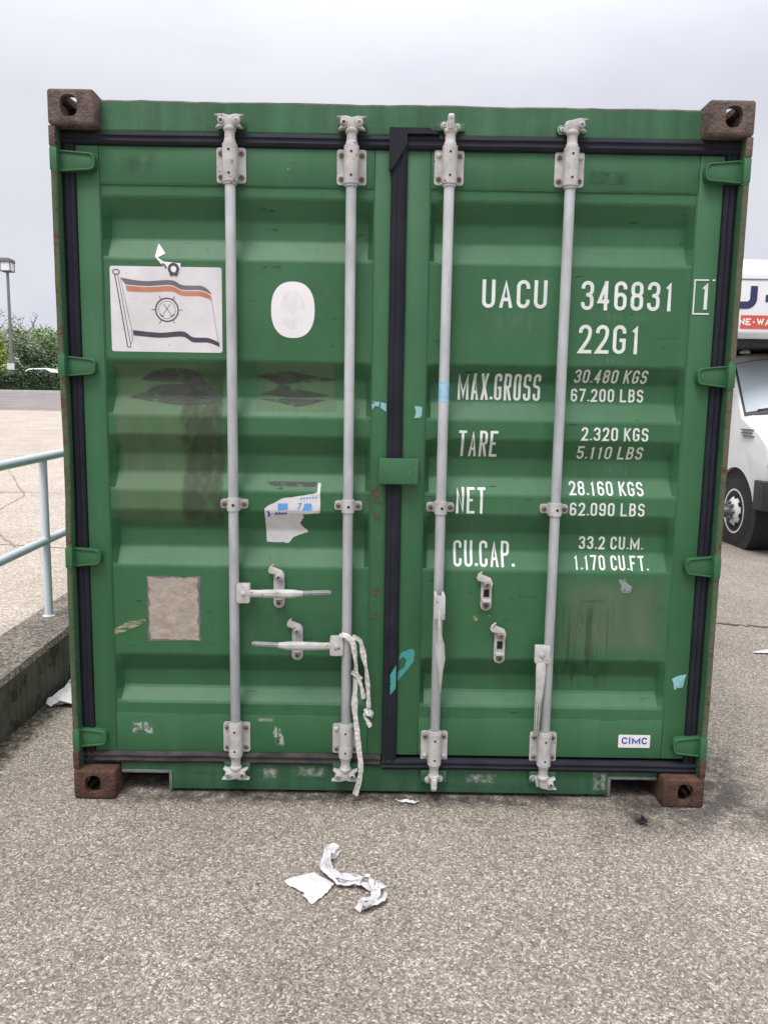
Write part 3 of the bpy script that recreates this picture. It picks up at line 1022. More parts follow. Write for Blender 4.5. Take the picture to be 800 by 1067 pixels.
# right door: two handles hanging loose
b = MB()                                   # bar 3: handle seen edge on
b.prism([(-.052, .842), (-.004, .848), (.004, .838), (.012, .75), (-.052, .75)], 'x', .152, .162)
b.prism([(-.052, .842), (-.004, .848), (.004, .838), (.012, .75), (-.052, .75)], 'x', .180, .190)
b.box(.150, .192, -.054, -.045, .752, .842)
b.lathe((.1505, -.030, .825), (1, 0, 0), [(0, .008), (.042, .008)], n=10, m=1)
b.build('handle_hub', [M['white_steel'], M['hole']], bars[2], bevel=.003)
b = MB()
b.sweep([(.172, -.030, .83), (.171, -.042, .79), (.173, -.046, .70), (.176, -.050, .655), (.180, -.050, .60), (.181, -.046, .55), (.180, -.040, .47)],
        [.006, .0075, .008, .017, .017, .009, .006], [.016, .016, .017, .014, .014, .013, .011], n=8, square=True)
b.build('handle', M['white_steel'], bars[2], bevel=.002)
b = MB()                                   # bar 4: handle hanging beside the bar
b.prism(rrect(.540, .598, .570, .640, .008), 'y', .006, .015)
b.box(.544, .594, .015, .040, .574, .636)
b.lathe((.567, .006, .604), (0, -1, 0), [(0, .011), (.003, .011), (.005, .006)], n=14)
b.build('handle_hub', M['white_steel'], bars[3], bevel=.003)
b = MB()
b.sweep([(.566, .012, .572), (.566, .008, .53), (.564, .006, .46), (.561, .006, .415)], [.018, .019, .015, .013], [.008] * 4, n=8, square=True)
b.sweep([(.561, .006, .415), (.560, .008, .35), (.559, .012, .29)], [.0125, .0115, .010], [.007] * 3, n=8, m=1, square=True)
b.build('handle', [M['white_steel'], M['grey_steel']], bars[3], bevel=.002)

def catch(x, z0, z1, par, loaded):
    """riveted keeper plate with a hook on top for the handle"""
    b = MB()
    y = YC
    b.prism(rrect(x - .021, x + .021, z0, z1 - .012, .020), 'y', y - .010, y - .001)
    zc = (z0 + z1) / 2
    for zz, mm in ((z1 - .036, 1), (z0 + .020, 1)):
        b.lathe((x, y - (.025 if zz > zc else .010), zz), (0, -1, 0), [(0, .0135), (.004, .0135), (.008, .009), (.009, .001)], n=14, m=mm)
    if not loaded:
        b.box(x - .012, x + .012, y - .0115, y - .0095, zc - .018, zc + .014, 2)
    b.box(x - .016, x + .016, y - .034, y - .010, z0 + .036, z0 + .046)
    # hook: swings to the left and up
    b.prism([(x + .022, z1 - .030), (x + .014, z1 - .012), (x - .006, z1 - .004), (x - .024, z1 + .004), (x - .018, z1 + .014), (x - .034, z1 + .004),
             (x - .040, z1 - .012), (x - .034, z1 - .022), (x - .012, z1 - .026), (x - .002, z1 - .050), (x + .018, z1 - .050)], 'y', y - .026, y - .011)
    b.build('handle_catch', [M['white_steel'], M['bolt'], M['hole']], par, bevel=.002)
catch(-.432, .758, .916, doorL, True)
catch(-.362, .552, .708, doorL, True)
catch(.356, .760, .900, doorR, False)
catch(.414, .552, .702, doorR, False)

# ------------------------------------------------------------------ lettering: condensed stencil strokes
G = {   # strokes in a unit cell; a trailing 'r' rounds that corner
    'U': [[(0, 1), (0, 0, 'r'), (1, 0, 'r'), (1, 1)]],
    'A': [[(0, 0), (.5, 1.06), (1, 0)], [(.2, .28), (.8, .28)]],
    'C': [[(1, .72), (1, 1, 'r'), (0, 1, 'r'), (0, 0, 'r'), (1, 0, 'r'), (1, .28)]],
    '3': [[(0, .76), (0, 1, 'r'), (1, 1, 'r'), (1, .53, 'r'), (.35, .53)], [(.35, .53), (1, .53, 'r'), (1, 0, 'r'), (0, 0, 'r'), (0, .24)]],
    '4': [[(.72, 0), (.72, 1)], [(.72, 1), (0, .27), (1.08, .27)]],
    '6': [[(1, .76), (1, 1, 'r'), (0, 1, 'r'), (0, .4)], [(0, .25), (0, .56, 'r'), (1, .56, 'r'), (1, 0, 'r'), (0, 0, 'r'), (0, .26)]],
    '8': [[(.5, .53), (.02, .53, 'r'), (.02, 1, 'r'), (.98, 1, 'r'), (.98, .53, 'r'), (.5, .53)], [(.5, .53), (0, .53, 'r'), (0, 0, 'r'), (1, 0, 'r'), (1, .53, 'r'), (.5, .53)]],
    '1': [[(.2, .80), (.58, 1), (.58, 0)]],
    '2': [[(0, .74), (0, 1, 'r'), (1, 1, 'r'), (1, .58, 's'), (0, 0), (1.04, 0)]],
    'G': [[(1, .74), (1, 1, 'r'), (0, 1, 'r'), (0, 0, 'r'), (1, 0, 'r'), (1, .47), (.52, .47)]],
    'M': [[(0, 0), (0, 1), (.5, .15), (1, 1), (1, 0)]],
    'X': [[(0, 0), (1, 1)], [(0, 1), (1, 0)]],
    '.': [[(.4, -.02), (.4, .09)]],
    'R': [[(0, 0), (0, 1), (1, 1, 'r'), (1, .5, 'r'), (0, .5)], [(.5, .5), (1, 0)]],
    'O': [[(.5, 1), (0, 1, 'r'), (0, 0, 'r'), (1, 0, 'r'), (1, 1, 'r'), (.5, 1)]],
    '0': [[(.5, 1), (0, 1, 'r'), (0, 0, 'r'), (1, 0, 'r'), (1, 1, 'r'), (.5, 1)]],
    'S': [[(1, .76), (1, 1, 'r'), (0, 1, 'r'), (0, .53, 'r'), (1, .53, 'r'), (1, 0, 'r'), (0, 0, 'r'), (0, .24)]],
    'T': [[(0, 1), (1, 1)], [(.5, 1), (.5, 0)]],
    'E': [[(1, 1), (0, 1), (0, 0), (1, 0)], [(0, .52), (.85, .52)]],
    'N': [[(0, 0), (0, 1), (1, 0), (1, 1)]],
    'K': [[(0, 0), (0, 1)], [(1, 1), (.02, .42)], [(.3, .58), (1, 0)]],
    'B': [[(.4, .53), (0, .53), (0, 1), (.95, 1, 'r'), (.95, .53, 'r'), (.4, .53)], [(.4, .53), (1, .53, 'r'), (1, 0, 'r'), (0, 0), (0, .53)]],
    'L': [[(0, 1), (0, 0), (1, 0)]],
    '5': [[(.95, 1), (.05, 1), (.02, .56), (1, .60, 'r'), (1, 0, 'r'), (0, 0, 'r'), (0, .24)]],
    '7': [[(0, 1), (1, 1), (.3, 0)]],
    '9': [[(1, .5), (1, .44, 's'), (0, .44, 'r'), (0, 1, 'r'), (1, 1, 'r'), (1, .5)], [(1, .75), (1, 0, 'r'), (0, 0, 'r'), (0, .24)]],
    'P': [[(0, 0), (0, 1), (1, 1, 'r'), (1, .46, 'r'), (0, .46)]],
    'F': [[(1, 1), (0, 1), (0, 0)], [(0, .5), (.85, .5)]],
    'I': [[(.5, 0), (.5, 1)]],
    'H': [[(0, 0), (0, 1)], [(1, 0), (1, 1)], [(0, .5), (1, .5)]],
    'W': [[(0, 1), (.25, 0), (.5, 1), (.75, 0), (1, 1)]],
    'Y': [[(0, 1), (.5, .45), (1, 1)], [(.5, .45), (.5, 0)]],
    '-': [[(.05, .45), (.95, .45)]],
}
ADV = {'.': .52, '1': .8, 'I': .42, ' ': .62, 'M': 1.5, 'W': 1.4, '-': .7}

def rounded(path, r):
    pts = [Vector((p[0], p[1])) for p in path]
    out = []
    for i, p in enumerate(path):
        c = pts[i]
        if len(p) > 2 and 0 < i < len(path) - 1:
            a, b = pts[i - 1], pts[i + 1]
            rr = min(r, (a - c).length * (.5 if 0 < i - 1 else .9), (b - c).length * (.5 if i + 1 < len(path) - 1 else .9))
            s, e = c + (a - c).normalized() * rr, c + (b - c).normalized() * rr
            for k in range(7):
                t = k / 6
                # quarter-circle like blend
                w = .7071
                d = (1 - t) ** 2 + 2 * w * t * (1 - t) + t * t
                out.append((s * (1 - t) ** 2 + c * (2 * w * t * (1 - t)) + e * t * t) / d)
        else:
            out.append(c)
    res = [out[0]]
    for q in out[1:]:
        if (q - res[-1]).length > 1e-5:
            res.append(q)
    return res

def stroke(mb, pts, t, layer, m=0, zlim=None):
    k = len(pts)
    closed = (pts[0] - pts[-1]).length < 1e-5
    L_, R_ = [], []
    for i, p in enumerate(pts):
        d0 = (p - pts[i - 1]) if i > 0 else ((pts[-1] - pts[-2]) if closed else None)
        d1 = (pts[i + 1] - p) if i < k - 1 else ((pts[1] - pts[0]) if closed else None)
        d0 = (d0 or d1).normalized()
        d1 = (d1 or d0).normalized()
        n0, n1 = Vector((-d0.y, d0.x)), Vector((-d1.y, d1.x))
        s = n0 + n1
        if s.length < .2:
            s = n0
        s.normalize()
        ml = min(t / 2 / max(.2, s.dot(n0)), t * 1.7)
        L_.append(p + s * ml)
        R_.append(p - s * ml)
    def cl(v):
        z = v.y if not zlim else min(max(v.y, zlim[0]), zlim[1])
        return (v.x, -layer, z)
    for i in range(k - 1):
        mb.add([cl(L_[i]), cl(R_[i]), cl(R_[i + 1]), cl(L_[i + 1])], [(0, 1, 2, 3)], m)

def text_strokes(txt, x0, x1, z0, z1, t, mb=None, m=0, rmax=1.0, base=0.0, gap=.33, words=None):
    """fit txt into the box: equal cells, the given stroke width"""
    mb = mb or MB()
    adv = [ADV.get(c, 1.0) for c in txt]
    wd = [(0 if c in '. ' else (a if a > 1 else (.55 if c == '1' else 1.0))) for c, a in zip(txt, adv)]
    tot = sum(a if c in '. ' else a + gap for a, c in zip(adv, txt)) - gap
    u = (x1 - x0) / tot
    x = x0
    lay = base
    for c, a in zip(txt, adv):
        if c == ' ':
            x += a * u
            if words is not None:       # every word a part of its own
                words.append(mb)
                mb = MB()
            continue
        cw = a * u
        for path in G[c]:
            P = []
            for q in path:
                px = x + t / 2 + q[0] * max(cw - t, .001) if c != '.' else x + cw * .25
                pz = z0 + t / 2 + q[1] * (z1 - z0 - t)
                P.append((px, pz) + tuple(q[2:]))
            def ext(e, i):      # square cap: free ends on the cell's edge reach the full letter box
                d = Vector(e[:2]) - Vector(i[:2])
                if d.length < 1e-6: return e
                d = d.normalized() * t * .5
                return (e[0] + d.x, e[1] + d.y)
            if c != '.' and path[0][:2] != path[-1][:2]:
                free = lambda e, i: e[1] in (0, 1) or (e[0] in (0, 1) and e[1] == i[1])
                if free(path[0], path[1]): P[0] = ext(P[0], P[1])
                if free(path[-1], path[-2]): P[-1] = ext(P[-1], P[-2])
            lay = lay + .00012 if lay < base + .0007 else base
            stroke(mb, rounded(P, min(rmax, (cw - t) * .5) if c != '.' else 0), t * (1.15 if c == '.' else 1), lay, m, (z0, z1))
        x += cw + (0 if c == '.' else gap * u)
    if words is not None:
        words.append(mb)
    return mb

TXT = [('UACU', .305, .540, 1.888, 1.988, .0128), ('346831', .664, 1.000, 1.886, 1.989, .0128), ('22G1', .662, .888, 1.731, 1.834, .0128),
       ('MAX.GROSS', .230, .538, 1.556, 1.654, .0096), ('30.480 KGS', .660, .930, 1.625, 1.673, .0070), ('67.200 LBS', .654, .925, 1.556, 1.604, .0070),
       ('TARE', .236, .382, 1.345, 1.443, .0096), ('2.320 KGS', .690, .938, 1.412, 1.462, .0070), ('5.110 LBS', .684, .930, 1.342, 1.391, .0070),
       ('NET', .232, .342, 1.132, 1.230, .0096), ('28.160 KGS', .658, .937, 1.207, 1.258, .0070), ('62.090 LBS', .660, .941, 1.130, 1.180, .0070),
       ('CU.CAP.', .230, .460, .926, 1.022, .0096), ('33.2 CU.M.', .712, .957, .995, 1.045, .0070), ('1.170 CU.FT.', .690, .972, .921, .973, .0070)]
for t_, a, b_, c, d, s in TXT:
    wds = []
    text_strokes(t_, a, b_, c, d, s, words=wds)
    for w_ in wds:
        conform(w_, 'lettering', M['white_paint'], doorR)
conform(text_strokes('1', 1.092, 1.130, 1.893, 1.988, .0125), 'lettering', M['white_paint'], doorR, flat=YD)
mb = MB()
for P in ([(1.128, 1.878), (1.070, 1.878), (1.070, 1.997), (1.120, 1.997)], [(1.133, 1.997), (1.143, 1.997)]):
    stroke(mb, [Vector(p) for p in P], .0055, .0009)
conform(mb, 'number_frame', M['white_paint'], doorR, flat=YD)

# ------------------------------------------------------------------ stickers, labels and marks on the left door
mb = flat_poly(rrect(-1.042, -.638, 1.711, 2.014, .008, 3))
def loop(mb, pts, m, lay):
    # y-monotone band given as upper run then lower run
    n = len(pts) // 2
    up, lo = pts[:n], pts[n:][::-1]
    for i in range(n - 1):
        mb.add([(up[i][0], -lay, up[i][1]), (up[i + 1][0], -lay, up[i + 1][1]), (lo[i + 1][0], -lay, lo[i + 1][1]), (lo[i][0], -lay, lo[i][1])], [(0, 1, 2, 3)], m)
def ribbon(mb, up, lo, m, lay, k=6):
    """smooth band through matching upper and lower control points"""
    def cr(p, t):
        i = min(int(t), len(p) - 2)
        f = t - i
        g = lambda j: Vector(p[max(0, min(len(p) - 1, j))])
        a, b, c, d = g(i - 1), g(i), g(i + 1), g(i + 2)
        return .5 * ((2 * b) + (c - a) * f + (2 * a - 5 * b + 4 * c - d) * f * f + (3 * b - a - 3 * c + d) * f ** 3)
    n = (len(up) - 1) * k
    U = [cr(up, i / k) for i in range(n + 1)]
    V = [cr(lo, i / k) for i in range(n + 1)]
    loop(mb, [tuple(p) for p in U] + [tuple(p) for p in V[::-1]], m, lay)
ribbon(mb, [(-1.004, 1.973), (-.917, 1.962), (-.822, 1.967), (-.779, 1.950), (-.710, 1.948), (-.679, 1.926)],
       [(-.987, 1.950), (-.910, 1.945), (-.825, 1.950), (-.781, 1.934), (-.712, 1.933), (-.676, 1.918)], 1, .0004)
ribbon(mb, [(-.987, 1.946), (-.910, 1.941), (-.824, 1.946), (-.780, 1.930), (-.711, 1.929), (-.678, 1.914)],
       [(-.982, 1.926), (-.905, 1.923), (-.821, 1.927), (-.780, 1.912), (-.712, 1.911), (-.674, 1.896)], 2, .0004)
ribbon(mb, [(-.964, 1.788), (-.866, 1.780), (-.783, 1.786), (-.745, 1.766), (-.690, 1.764), (-.650, 1.748)],
       [(-.962, 1.769), (-.866, 1.762), (-.783, 1.767), (-.745, 1.748), (-.690, 1.747), (-.648, 1.732)], 3, .0004)
def line(mb, pts, t, m=4, lay=.0006):
    stroke(mb, [Vector(p) for p in pts], t, lay, m)
line(mb, [(-1.024, 1.985), (-.984, 1.727)], .0035)
line(mb, [(-1.013, 1.983), (-.972, 1.727)], .0022)
line(mb, [(-.984, 1.727), (-.972, 1.727)], .003)
line(mb, [(-1.004, 1.972), (-.968, 1.790), (-.966, 1.752), (-.974, 1.735)], .0015)
line(mb, [(-.676, 1.90), (-.652, 1.745)], .0012)
def circle(mb, cx, cz, r, t, m=4, lay=.0006, rz=None, a0=0, a1=360):
    line(mb, [(cx + r * math.cos(R(a0 + (a1 - a0) * i / 28)), cz + (rz or r) * math.sin(R(a0 + (a1 - a0) * i / 28))) for i in range(29)], t, m, lay)
circle(mb, -1.019, 1.993, .012, .0035, rz=.008)
circle(mb, -.838, 1.862, .041, .0048)
circle(mb, -.838, 1.862, .031, .0012)
for i in range(6):
    a = R(60 * i)
    line(mb, [(-.838 + .041 * math.cos(a), 1.862 + .041 * math.sin(a)), (-.838 + .056 * math.cos(a), 1.862 + .056 * math.sin(a))], .0022)
line(mb, [(-.853, 1.846), (-.826, 1.882)], .0016, lay=.0008)
line(mb, [(-.823, 1.846), (-.850, 1.882)], .0016, lay=.0009)
for s in (-1, 1):
    circle(mb, -.838 + s * .014, 1.852, .012, .003, a0=200 if s < 0 else 250, a1=290 if s < 0 else 340)
conform(mb, 'flag_sticker', [M['sticker'], M['ink_grey'], M['ink_orange'], M['ink_black'], M['ink_line']], doorL)

# torn strip of an older sticker over the flag sticker's top edge, with the cut-off figure on it
mb = MB()
pts = [(-.873, 2.101), (-.862, 2.088), (-.843, 2.062), (-.869, 2.046), (-.847, 2.032), (-.785, 2.026), (-.788, 1.994), (-.830, 1.988), (-.838, 2.006), (-.857, 2.024), (-.878, 2.050)]
flat_poly(pts, 0, 0, mb)
circle(mb, -.811, 2.006, .0155, .0105, 1, .0005, rz=.0165)
circle(mb, -.811, 1.976, .0150, .0085, 1, .0007, rz=.012, a0=35, a1=145)
line(mb, [(-.852, 2.024), (-.842, 2.018), (-.836, 2.008)], .006, 1, .0005)
conform(mb, 'torn_sticker_strip', [M['oval_vinyl'], M['ink_black']], doorL, off=.0026, bumpy=.0015)

# white oval with a scraped centre
def superell(cx, cz, rx, rz, e=.8, n=48):
    p = []
    for i in range(n):
        a = 2 * PI * i / n
        ca, sa = math.cos(a), math.sin(a)
        p.append((cx + rx * math.copysign(abs(ca) ** e, ca), cz + rz * math.copysign(abs(sa) ** e, sa)))
    return p
mb = flat_poly(superell(-.381, 1.869, .079, .1, .84))
flat_poly(superell(-.382, 1.868, .045, .068, .9), .0004, 1, mb)
conform(mb, 'oval_sticker', [M['oval_vinyl'], M['oval_worn']], doorL)

# beige paper sheet
def ragged(x0, x1, z0, z1, j, n, seed):
    rnd = random.Random(seed)
    p = [(x0 + (x1 - x0) * i / n, z1 + rnd.uniform(-j, 0)) for i in range(n)]
    p += [(x1 + rnd.uniform(-j, 0), z1 + (z0 - z1) * i / n) for i in range(n)]
    p += [(x1 + (x0 - x1) * i / n, z0 + rnd.uniform(0, j * .6)) for i in range(n)]
    p += [(x0 + rnd.uniform(0, j), z0 + (z1 - z0) * i / n) for i in range(n)]
    return p
mb = MB()
flat_poly(ragged(-.940, -.731, .617, .875, .006, 9, 5), 0, 1, mb)
flat_poly(ragged(-.934, -.738, .621, .872, .010, 14, 6), .0012, 0, mb)
conform(mb, 'paper_sheet', [M['beige_paper'], M['ink_grey']], doorL)

# torn white label with blue print
mb = MB()
rnd = random.Random(4)
raw = [(-.487, 1.139), (-.470, 1.152), (-.425, 1.176), (-.389, 1.182), (-.340, 1.190), (-.291, 1.201), (-.288, 1.235), (-.277, 1.235), (-.279, 1.124), (-.344, 1.118), (-.340, 1.106),
       (-.358, 1.082), (-.345, 1.066), (-.326, 1.046), (-.352, 1.036), (-.380, 1.026), (-.403, 1.0), (-.420, 1.004), (-.485, 1.005)]
pts = []
for a, b_ in zip(raw, raw[1:] + raw[:1]):
    for k in range(3):
        t = k / 3
        j = 0 if k == 0 else .0018
        pts.append((a[0] + (b_[0] - a[0]) * t + rnd.uniform(-j, j), a[1] + (b_[1] - a[1]) * t + rnd.uniform(-j, j)))
flat_poly(pts, 0, 0, mb)
flat_poly([(-.437, 1.158), (-.399, 1.160), (-.400, 1.136), (-.437, 1.132)], .0005, 1, mb)
flat_poly([(-.336, 1.160), (-.310, 1.160), (-.310, 1.134), (-.345, 1.132)], .0005, 1, mb)
line(mb, [(-.360, 1.159), (-.350, 1.159), (-.360, 1.136)], .005, 1, .0005)
for i in range(6):
    line(mb, [(-.352 + i * .011, 1.178 + .001 * i), (-.346 + i * .011, 1.179 + .001 * i)], .007, 1, .0005)
line(mb, [(-.476, 1.130), (-.470, 1.118), (-.474, 1.106)], .007, 2, .0005)
for i in range(4):
    line(mb, [(-.446 + i * .011, 1.118), (-.440 + i * .011, 1.126)], .005, 2, .0005)
line(mb, [(-.450, 1.117), (-.402, 1.119)], .004, 2, .0006)
for i in range(5):
    line(mb, [(-.470, 1.072 - i * .010), (-.40 + (.02 if i < 2 else 0), 1.073 - i * .010)], .0022, 3, .0004)
conform(mb, 'torn_paper_label', [M['paper'], M['ink_paleblue'], M['ink_blue'], M['oval_worn']], doorL)

# maker's plate on the right door
mb = flat_poly(rrect(.892, 1.016, .217, .270, .003, 2))
text_strokes('CIMC', .905, 1.004, .232, .260, .0056, mb, 1, base=.0004, gap=.22)
conform(mb, 'maker_sticker', [M['oval_vinyl'], M['ink_blue']], doorR, flat=YD)

# glue residue, grime, rust and scratches
film_rect(-1.042, -.640, 1.065, 1.690, M['pale_film'], 'glue_film', doorL)
film_rect(-.800, -.640, 1.050, 1.660, M['brown_grime'], 'grime_streak', doorL, off=.0018)
def film_poly(pts, m, name, par, flat=None, off=.0024):
    xs, zs = [p[0] for p in pts], [p[1] for p in pts]
    e = .4
    wx, wz = max(xs) - min(xs), max(zs) - min(zs)
    return conform(flat_poly(pts), name, m, par, off, flat, uv=(min(xs) - wx * e, max(xs) + wx * e, min(zs) - wz * e, max(zs) + wz * e))
film_poly([(-.955, 1.612), (-.92, 1.634), (-.87, 1.652), (-.80, 1.655), (-.745, 1.645), (-.70, 1.600), (-.78, 1.604), (-.87, 1.606)], M['dark_residue'], 'glue_residue', doorL)
film_poly([(-.90, 1.590), (-.84, 1.598), (-.73, 1.596), (-.69, 1.580), (-.655, 1.540), (-.70, 1.524), (-.80, 1.520), (-.90, 1.530), (-1.00, 1.546), (-.95, 1.562)], M['dark_residue'], 'glue_residue', doorL)
film_rect(-.525, -.222, 1.500, 1.683, M['pale_film'], 'glue_film', doorL)
film_poly([(-.515, 1.630), (-.47, 1.645), (-.40, 1.652), (-.34, 1.640), (-.225, 1.622), (-.30, 1.612), (-.36, 1.610), (-.44, 1.600), (-.48, 1.618)], M['dark_residue'], 'glue_residue', doorL)
film_poly([(-.518, 1.566), (-.46, 1.580), (-.43, 1.602), (-.40, 1.596), (-.36, 1.584), (-.29, 1.572), (-.235, 1.566), (-.30, 1.556), (-.40, 1.556)], M['dark_residue'], 'glue_residue', doorL)
film_poly([(-.508, 1.546), (-.44, 1.550), (-.26, 1.548), (-.32, 1.528), (-.37, 1.520), (-.44, 1.535)], M['dark_residue'], 'glue_residue', doorL)
film_rect(-.484, -.291, 1.222, 1.240, M['dark_residue'], 'glue_residue', doorL)
film_rect(-.90, -.66, 1.02, 1.50, M['black_fleck'], 'black_flecks', doorL, off=.0030)
conform(flat_poly(rrect(-.238, -.094, .738, 1.325, .002, 1)), 'repaint_patch', film('repaint', (.028, .16, .095), .55, 2, .2, .1, edge=.001), doorL)
for x, z, s in ((-.064, 1.198, .046), (-.064, 1.118, .022), (-.062, .822, .022), (-.066, .730, .018), (-.05, 1.23, .012)):
    film_rect(x - s, x + s * .7, z - s * .9, z + s * .9, M['rust_film'], 'rust_patch', doorL, flat=YD)
film_rect(-.088, -.036, .62, 1.25, film('faint_chips', (0.10, 0.17, 0.10), 0.6, 46, 0.60, 0.05, edge=0.2), 'paint_chips', doorL, flat=YD, off=.0008)
M['yellow_scr'] = film('yellow_scrape', (0.32, 0.30, 0.12), 0.8, 30, 0.5, 0.08, stretch=(.5, 1, 2.5), edge=0.2, col2=(.45, .43, .33))
film_poly([(-1.066, .640), (-1.066, .662), (-1.01, .694), (-.945, .706), (-.945, .690), (-1.02, .655)], M['yellow_scr'], 'scraped_paint', doorL)
film_rect(-1.006, -.964, .246, .296, M['chalk'], 'chalk_mark', doorL, flat=YD)
film_rect(-.962, -.922, .240, .296, M['chalk'], 'chalk_mark', doorL, flat=YD)
for x0, x1, z0, z1, p, mm in ((-.500, -.440, .062, .108, box, 'scuff'), (-.365, -.25, .072, .118, box, 'scuff'), (.30, .425, .056, .098, box, 'scuff'), (.80, .86, .03, .115, box, 'scuff')):
    film_rect(x0, x1, z0, z1, M[mm], 'sill_scuff', p, flat=.068)
film_rect(-1.0, -.85, 2.315, 2.41, film('grey_smudge', (.05, .075, .06), .6, 24, .52, .10, edge=.4), 'old_smudge', doorL, flat=YD)
film_rect(.66, .82, 2.315, 2.37, film('faint_smudge', (.03, .06, .04), .5, 30, .48, .1, edge=.2), 'old_smudge', doorR, flat=YD)
film_rect(-.44, -.36, 2.33, 2.39, film('pale_chip', (.5, .5, .42), .9, 42, .66, .03, edge=.2), 'paint_chip', doorL, flat=YD)
film_rect(-.52, -.45, .30, .317, M['scuff'], 'scratch', doorL, flat=YD)
film_rect(-.50, -.40, .20, .29, film('thin_scratch', (.42, .46, .42), .8, 22, .62, .02, edge=.2, stretch=(1, 1, .4)), 'scratch', doorL, flat=YD)
# right door lower panel: faded, streaked, with a rusty score
film_rect(.625, 1.055, .573, .905, M['dust_film'], 'dust_film', doorR)
film_rect(.640, .86, .42, .800, M['rust_run'], 'rust_runs', doorR, off=.0019)
film_rect(.712, .850, .794, .808, M['rust_film'], 'rust_score', doorR, off=.0024)
film_rect(.63, 1.05, .56, .74, M['black_fleck'], 'black_flecks', doorR, off=.0028)
film_poly([(.858, .888), (.884, .890), (.892, .872), (.912, .860), (.905, .836), (.874, .836), (.868, .86)], film('pale_scrape', (.27, .31, .30), .85, 34, .46, .1, edge=.01), 'scraped_paint', doorR)
film_rect(.30, .40, .71, .76, film('yellow_chip', (.40, .36, .16), .9, 40, .60, .03, edge=.2), 'paint_chip', doorR)
film_rect(-.02, .08, 1.25, 1.335, film('plate_scratch', (.40, .37, .20), .9, 36, .645, .02, edge=.2), 'scratch', doorR, flat=.022)
M['hairline'] = film('hairline_scratches', (0.13, 0.20, 0.14), 0.55, 7, 0.665, 0.02, stretch=(16, 1, 1.3), edge=0.02)
M['hairline_dark'] = film('dark_scrapes', (0.012, 0.035, 0.02), 0.7, 8, 0.665, 0.025, stretch=(1.2, 1, 9), edge=0.02)
M['speckle'] = film('dirt_speckle', (0.025, 0.03, 0.02), 0.75, 85, 0.68, 0.03, edge=0.02)
for (xa, xb), dd in (((-1.062, -.096), doorL), ((.114, 1.056), doorR)):
    film_rect(xa, xb, .33, 2.29, M['hairline'], 'fine_scratches', dd, off=.0007)
    film_rect(xa, xb, .33, 2.29, M['hairline_dark'], 'fine_scratches', dd, off=.0009)
    film_rect(xa, xb, .33, 2.29, M['speckle'], 'dirt_specks', dd, off=.0010)
# run-off below the white letters
M['runoff'] = film('white_runoff', (0.18, 0.29, 0.20), 0.34, 34, 0.53, 0.12, stretch=(1.5, 1, 0.06), edge=0.48)
for x0, x1, z1, h in ((.305, .54, 1.885, .10), (.664, 1.0, 1.884, .05), (.66, .89, 1.728, .045), (.23, .53, 1.535, .05), (.69, .93, 1.338, .07), (.24, .34, 1.12, .09)):
    film_rect(x0, x1, z1 - h, z1, M['runoff'], 'paint_runoff', doorR)
# teal and cyan tape remnants
M['teal'] = film('teal_tape', (0.025, 0.22, 0.21), 0.97, 30, 0.40, 0.04, edge=0.01, col2=(0.07, 0.33, 0.31))
M['cyan'] = film('cyan_tape', (0.14, 0.40, 0.43), 0.97, 38, 0.42, 0.04, edge=0.01, col2=(0.32, 0.56, 0.58))
film_poly([(.024, .555), (.037, .588), (.060, .600), (.081, .604), (.090, .590), (.086, .556), (.062, .520), (.039, .492), (.024, .470), (.024, .510), (.050, .530), (.058, .560), (.046, .572)], M['teal'], 'tape_remnant', doorR, flat=YD, off=.0016)
film_poly([(-.004, .505), (.018, .545), (.018, .452), (-.003, .424)], M['teal'], 'tape_remnant', doorR, flat=.044, off=.002)
for P in ([(-.091, 1.548), (-.060, 1.542), (-.064, 1.524), (-.076, 1.530), (-.087, 1.513)], [(-.056, 1.541), (-.036, 1.539), (-.036, 1.506), (-.058, 1.522)]):
    film_poly(P, M['cyan'], 'tape_remnant', doorL, flat=YD)
film_poly([(.068, 1.530), (.096, 1.527), (.095, 1.481), (.084, 1.488), (.068, 1.484), (.074, 1.508)], M['cyan'], 'tape_remnant', doorR, flat=YD)
film_poly([(1.085, .500), (1.105, .512), (1.140, .520), (1.134, .500), (1.128, .462), (1.112, .466), (1.096, .455), (1.092, .480)], M['cyan'], 'tape_remnant', doorR, flat=YD)
b = MB()
b.cyl((.172, .030, 1.545), (.172, .030, 1.618), .0192, n=24, cap=False)
b.build('blue_tape', M['bluetape'], bars[2])

# ------------------------------------------------------------------ cloth strap tied to the second bar
M['cloth'] = mat('dirty_white_cloth', (0.46, 0.44, 0.41), 0.9, col2=(0.66, 0.64, 0.60), vscale=30, bump=0.5, bscale=60, spots=(.25, .22, .19), spot_scale=50, spot_cut=.66)
def dense(P, k=6, jit=.0, seed=0):
    rnd = random.Random(seed)
    out = []
    for i in range(len(P) - 1):
        g = lambda j: Vector(P[max(0, min(len(P) - 1, j))])
        a, b, c, d = g(i - 1), g(i), g(i + 1), g(i + 2)
        for q in range(k):
            f = q / k
            p = .5 * ((2 * b) + (c - a) * f + (2 * a - 5 * b + 4 * c - d) * f * f + (3 * b - a - 3 * c + d) * f ** 3)
            out.append(p + Vector((rnd.uniform(-jit, jit), rnd.uniform(-jit, jit), rnd.uniform(-jit, jit) * .5)))
    out.append(Vector(P[-1]))
    return out
b = MB()
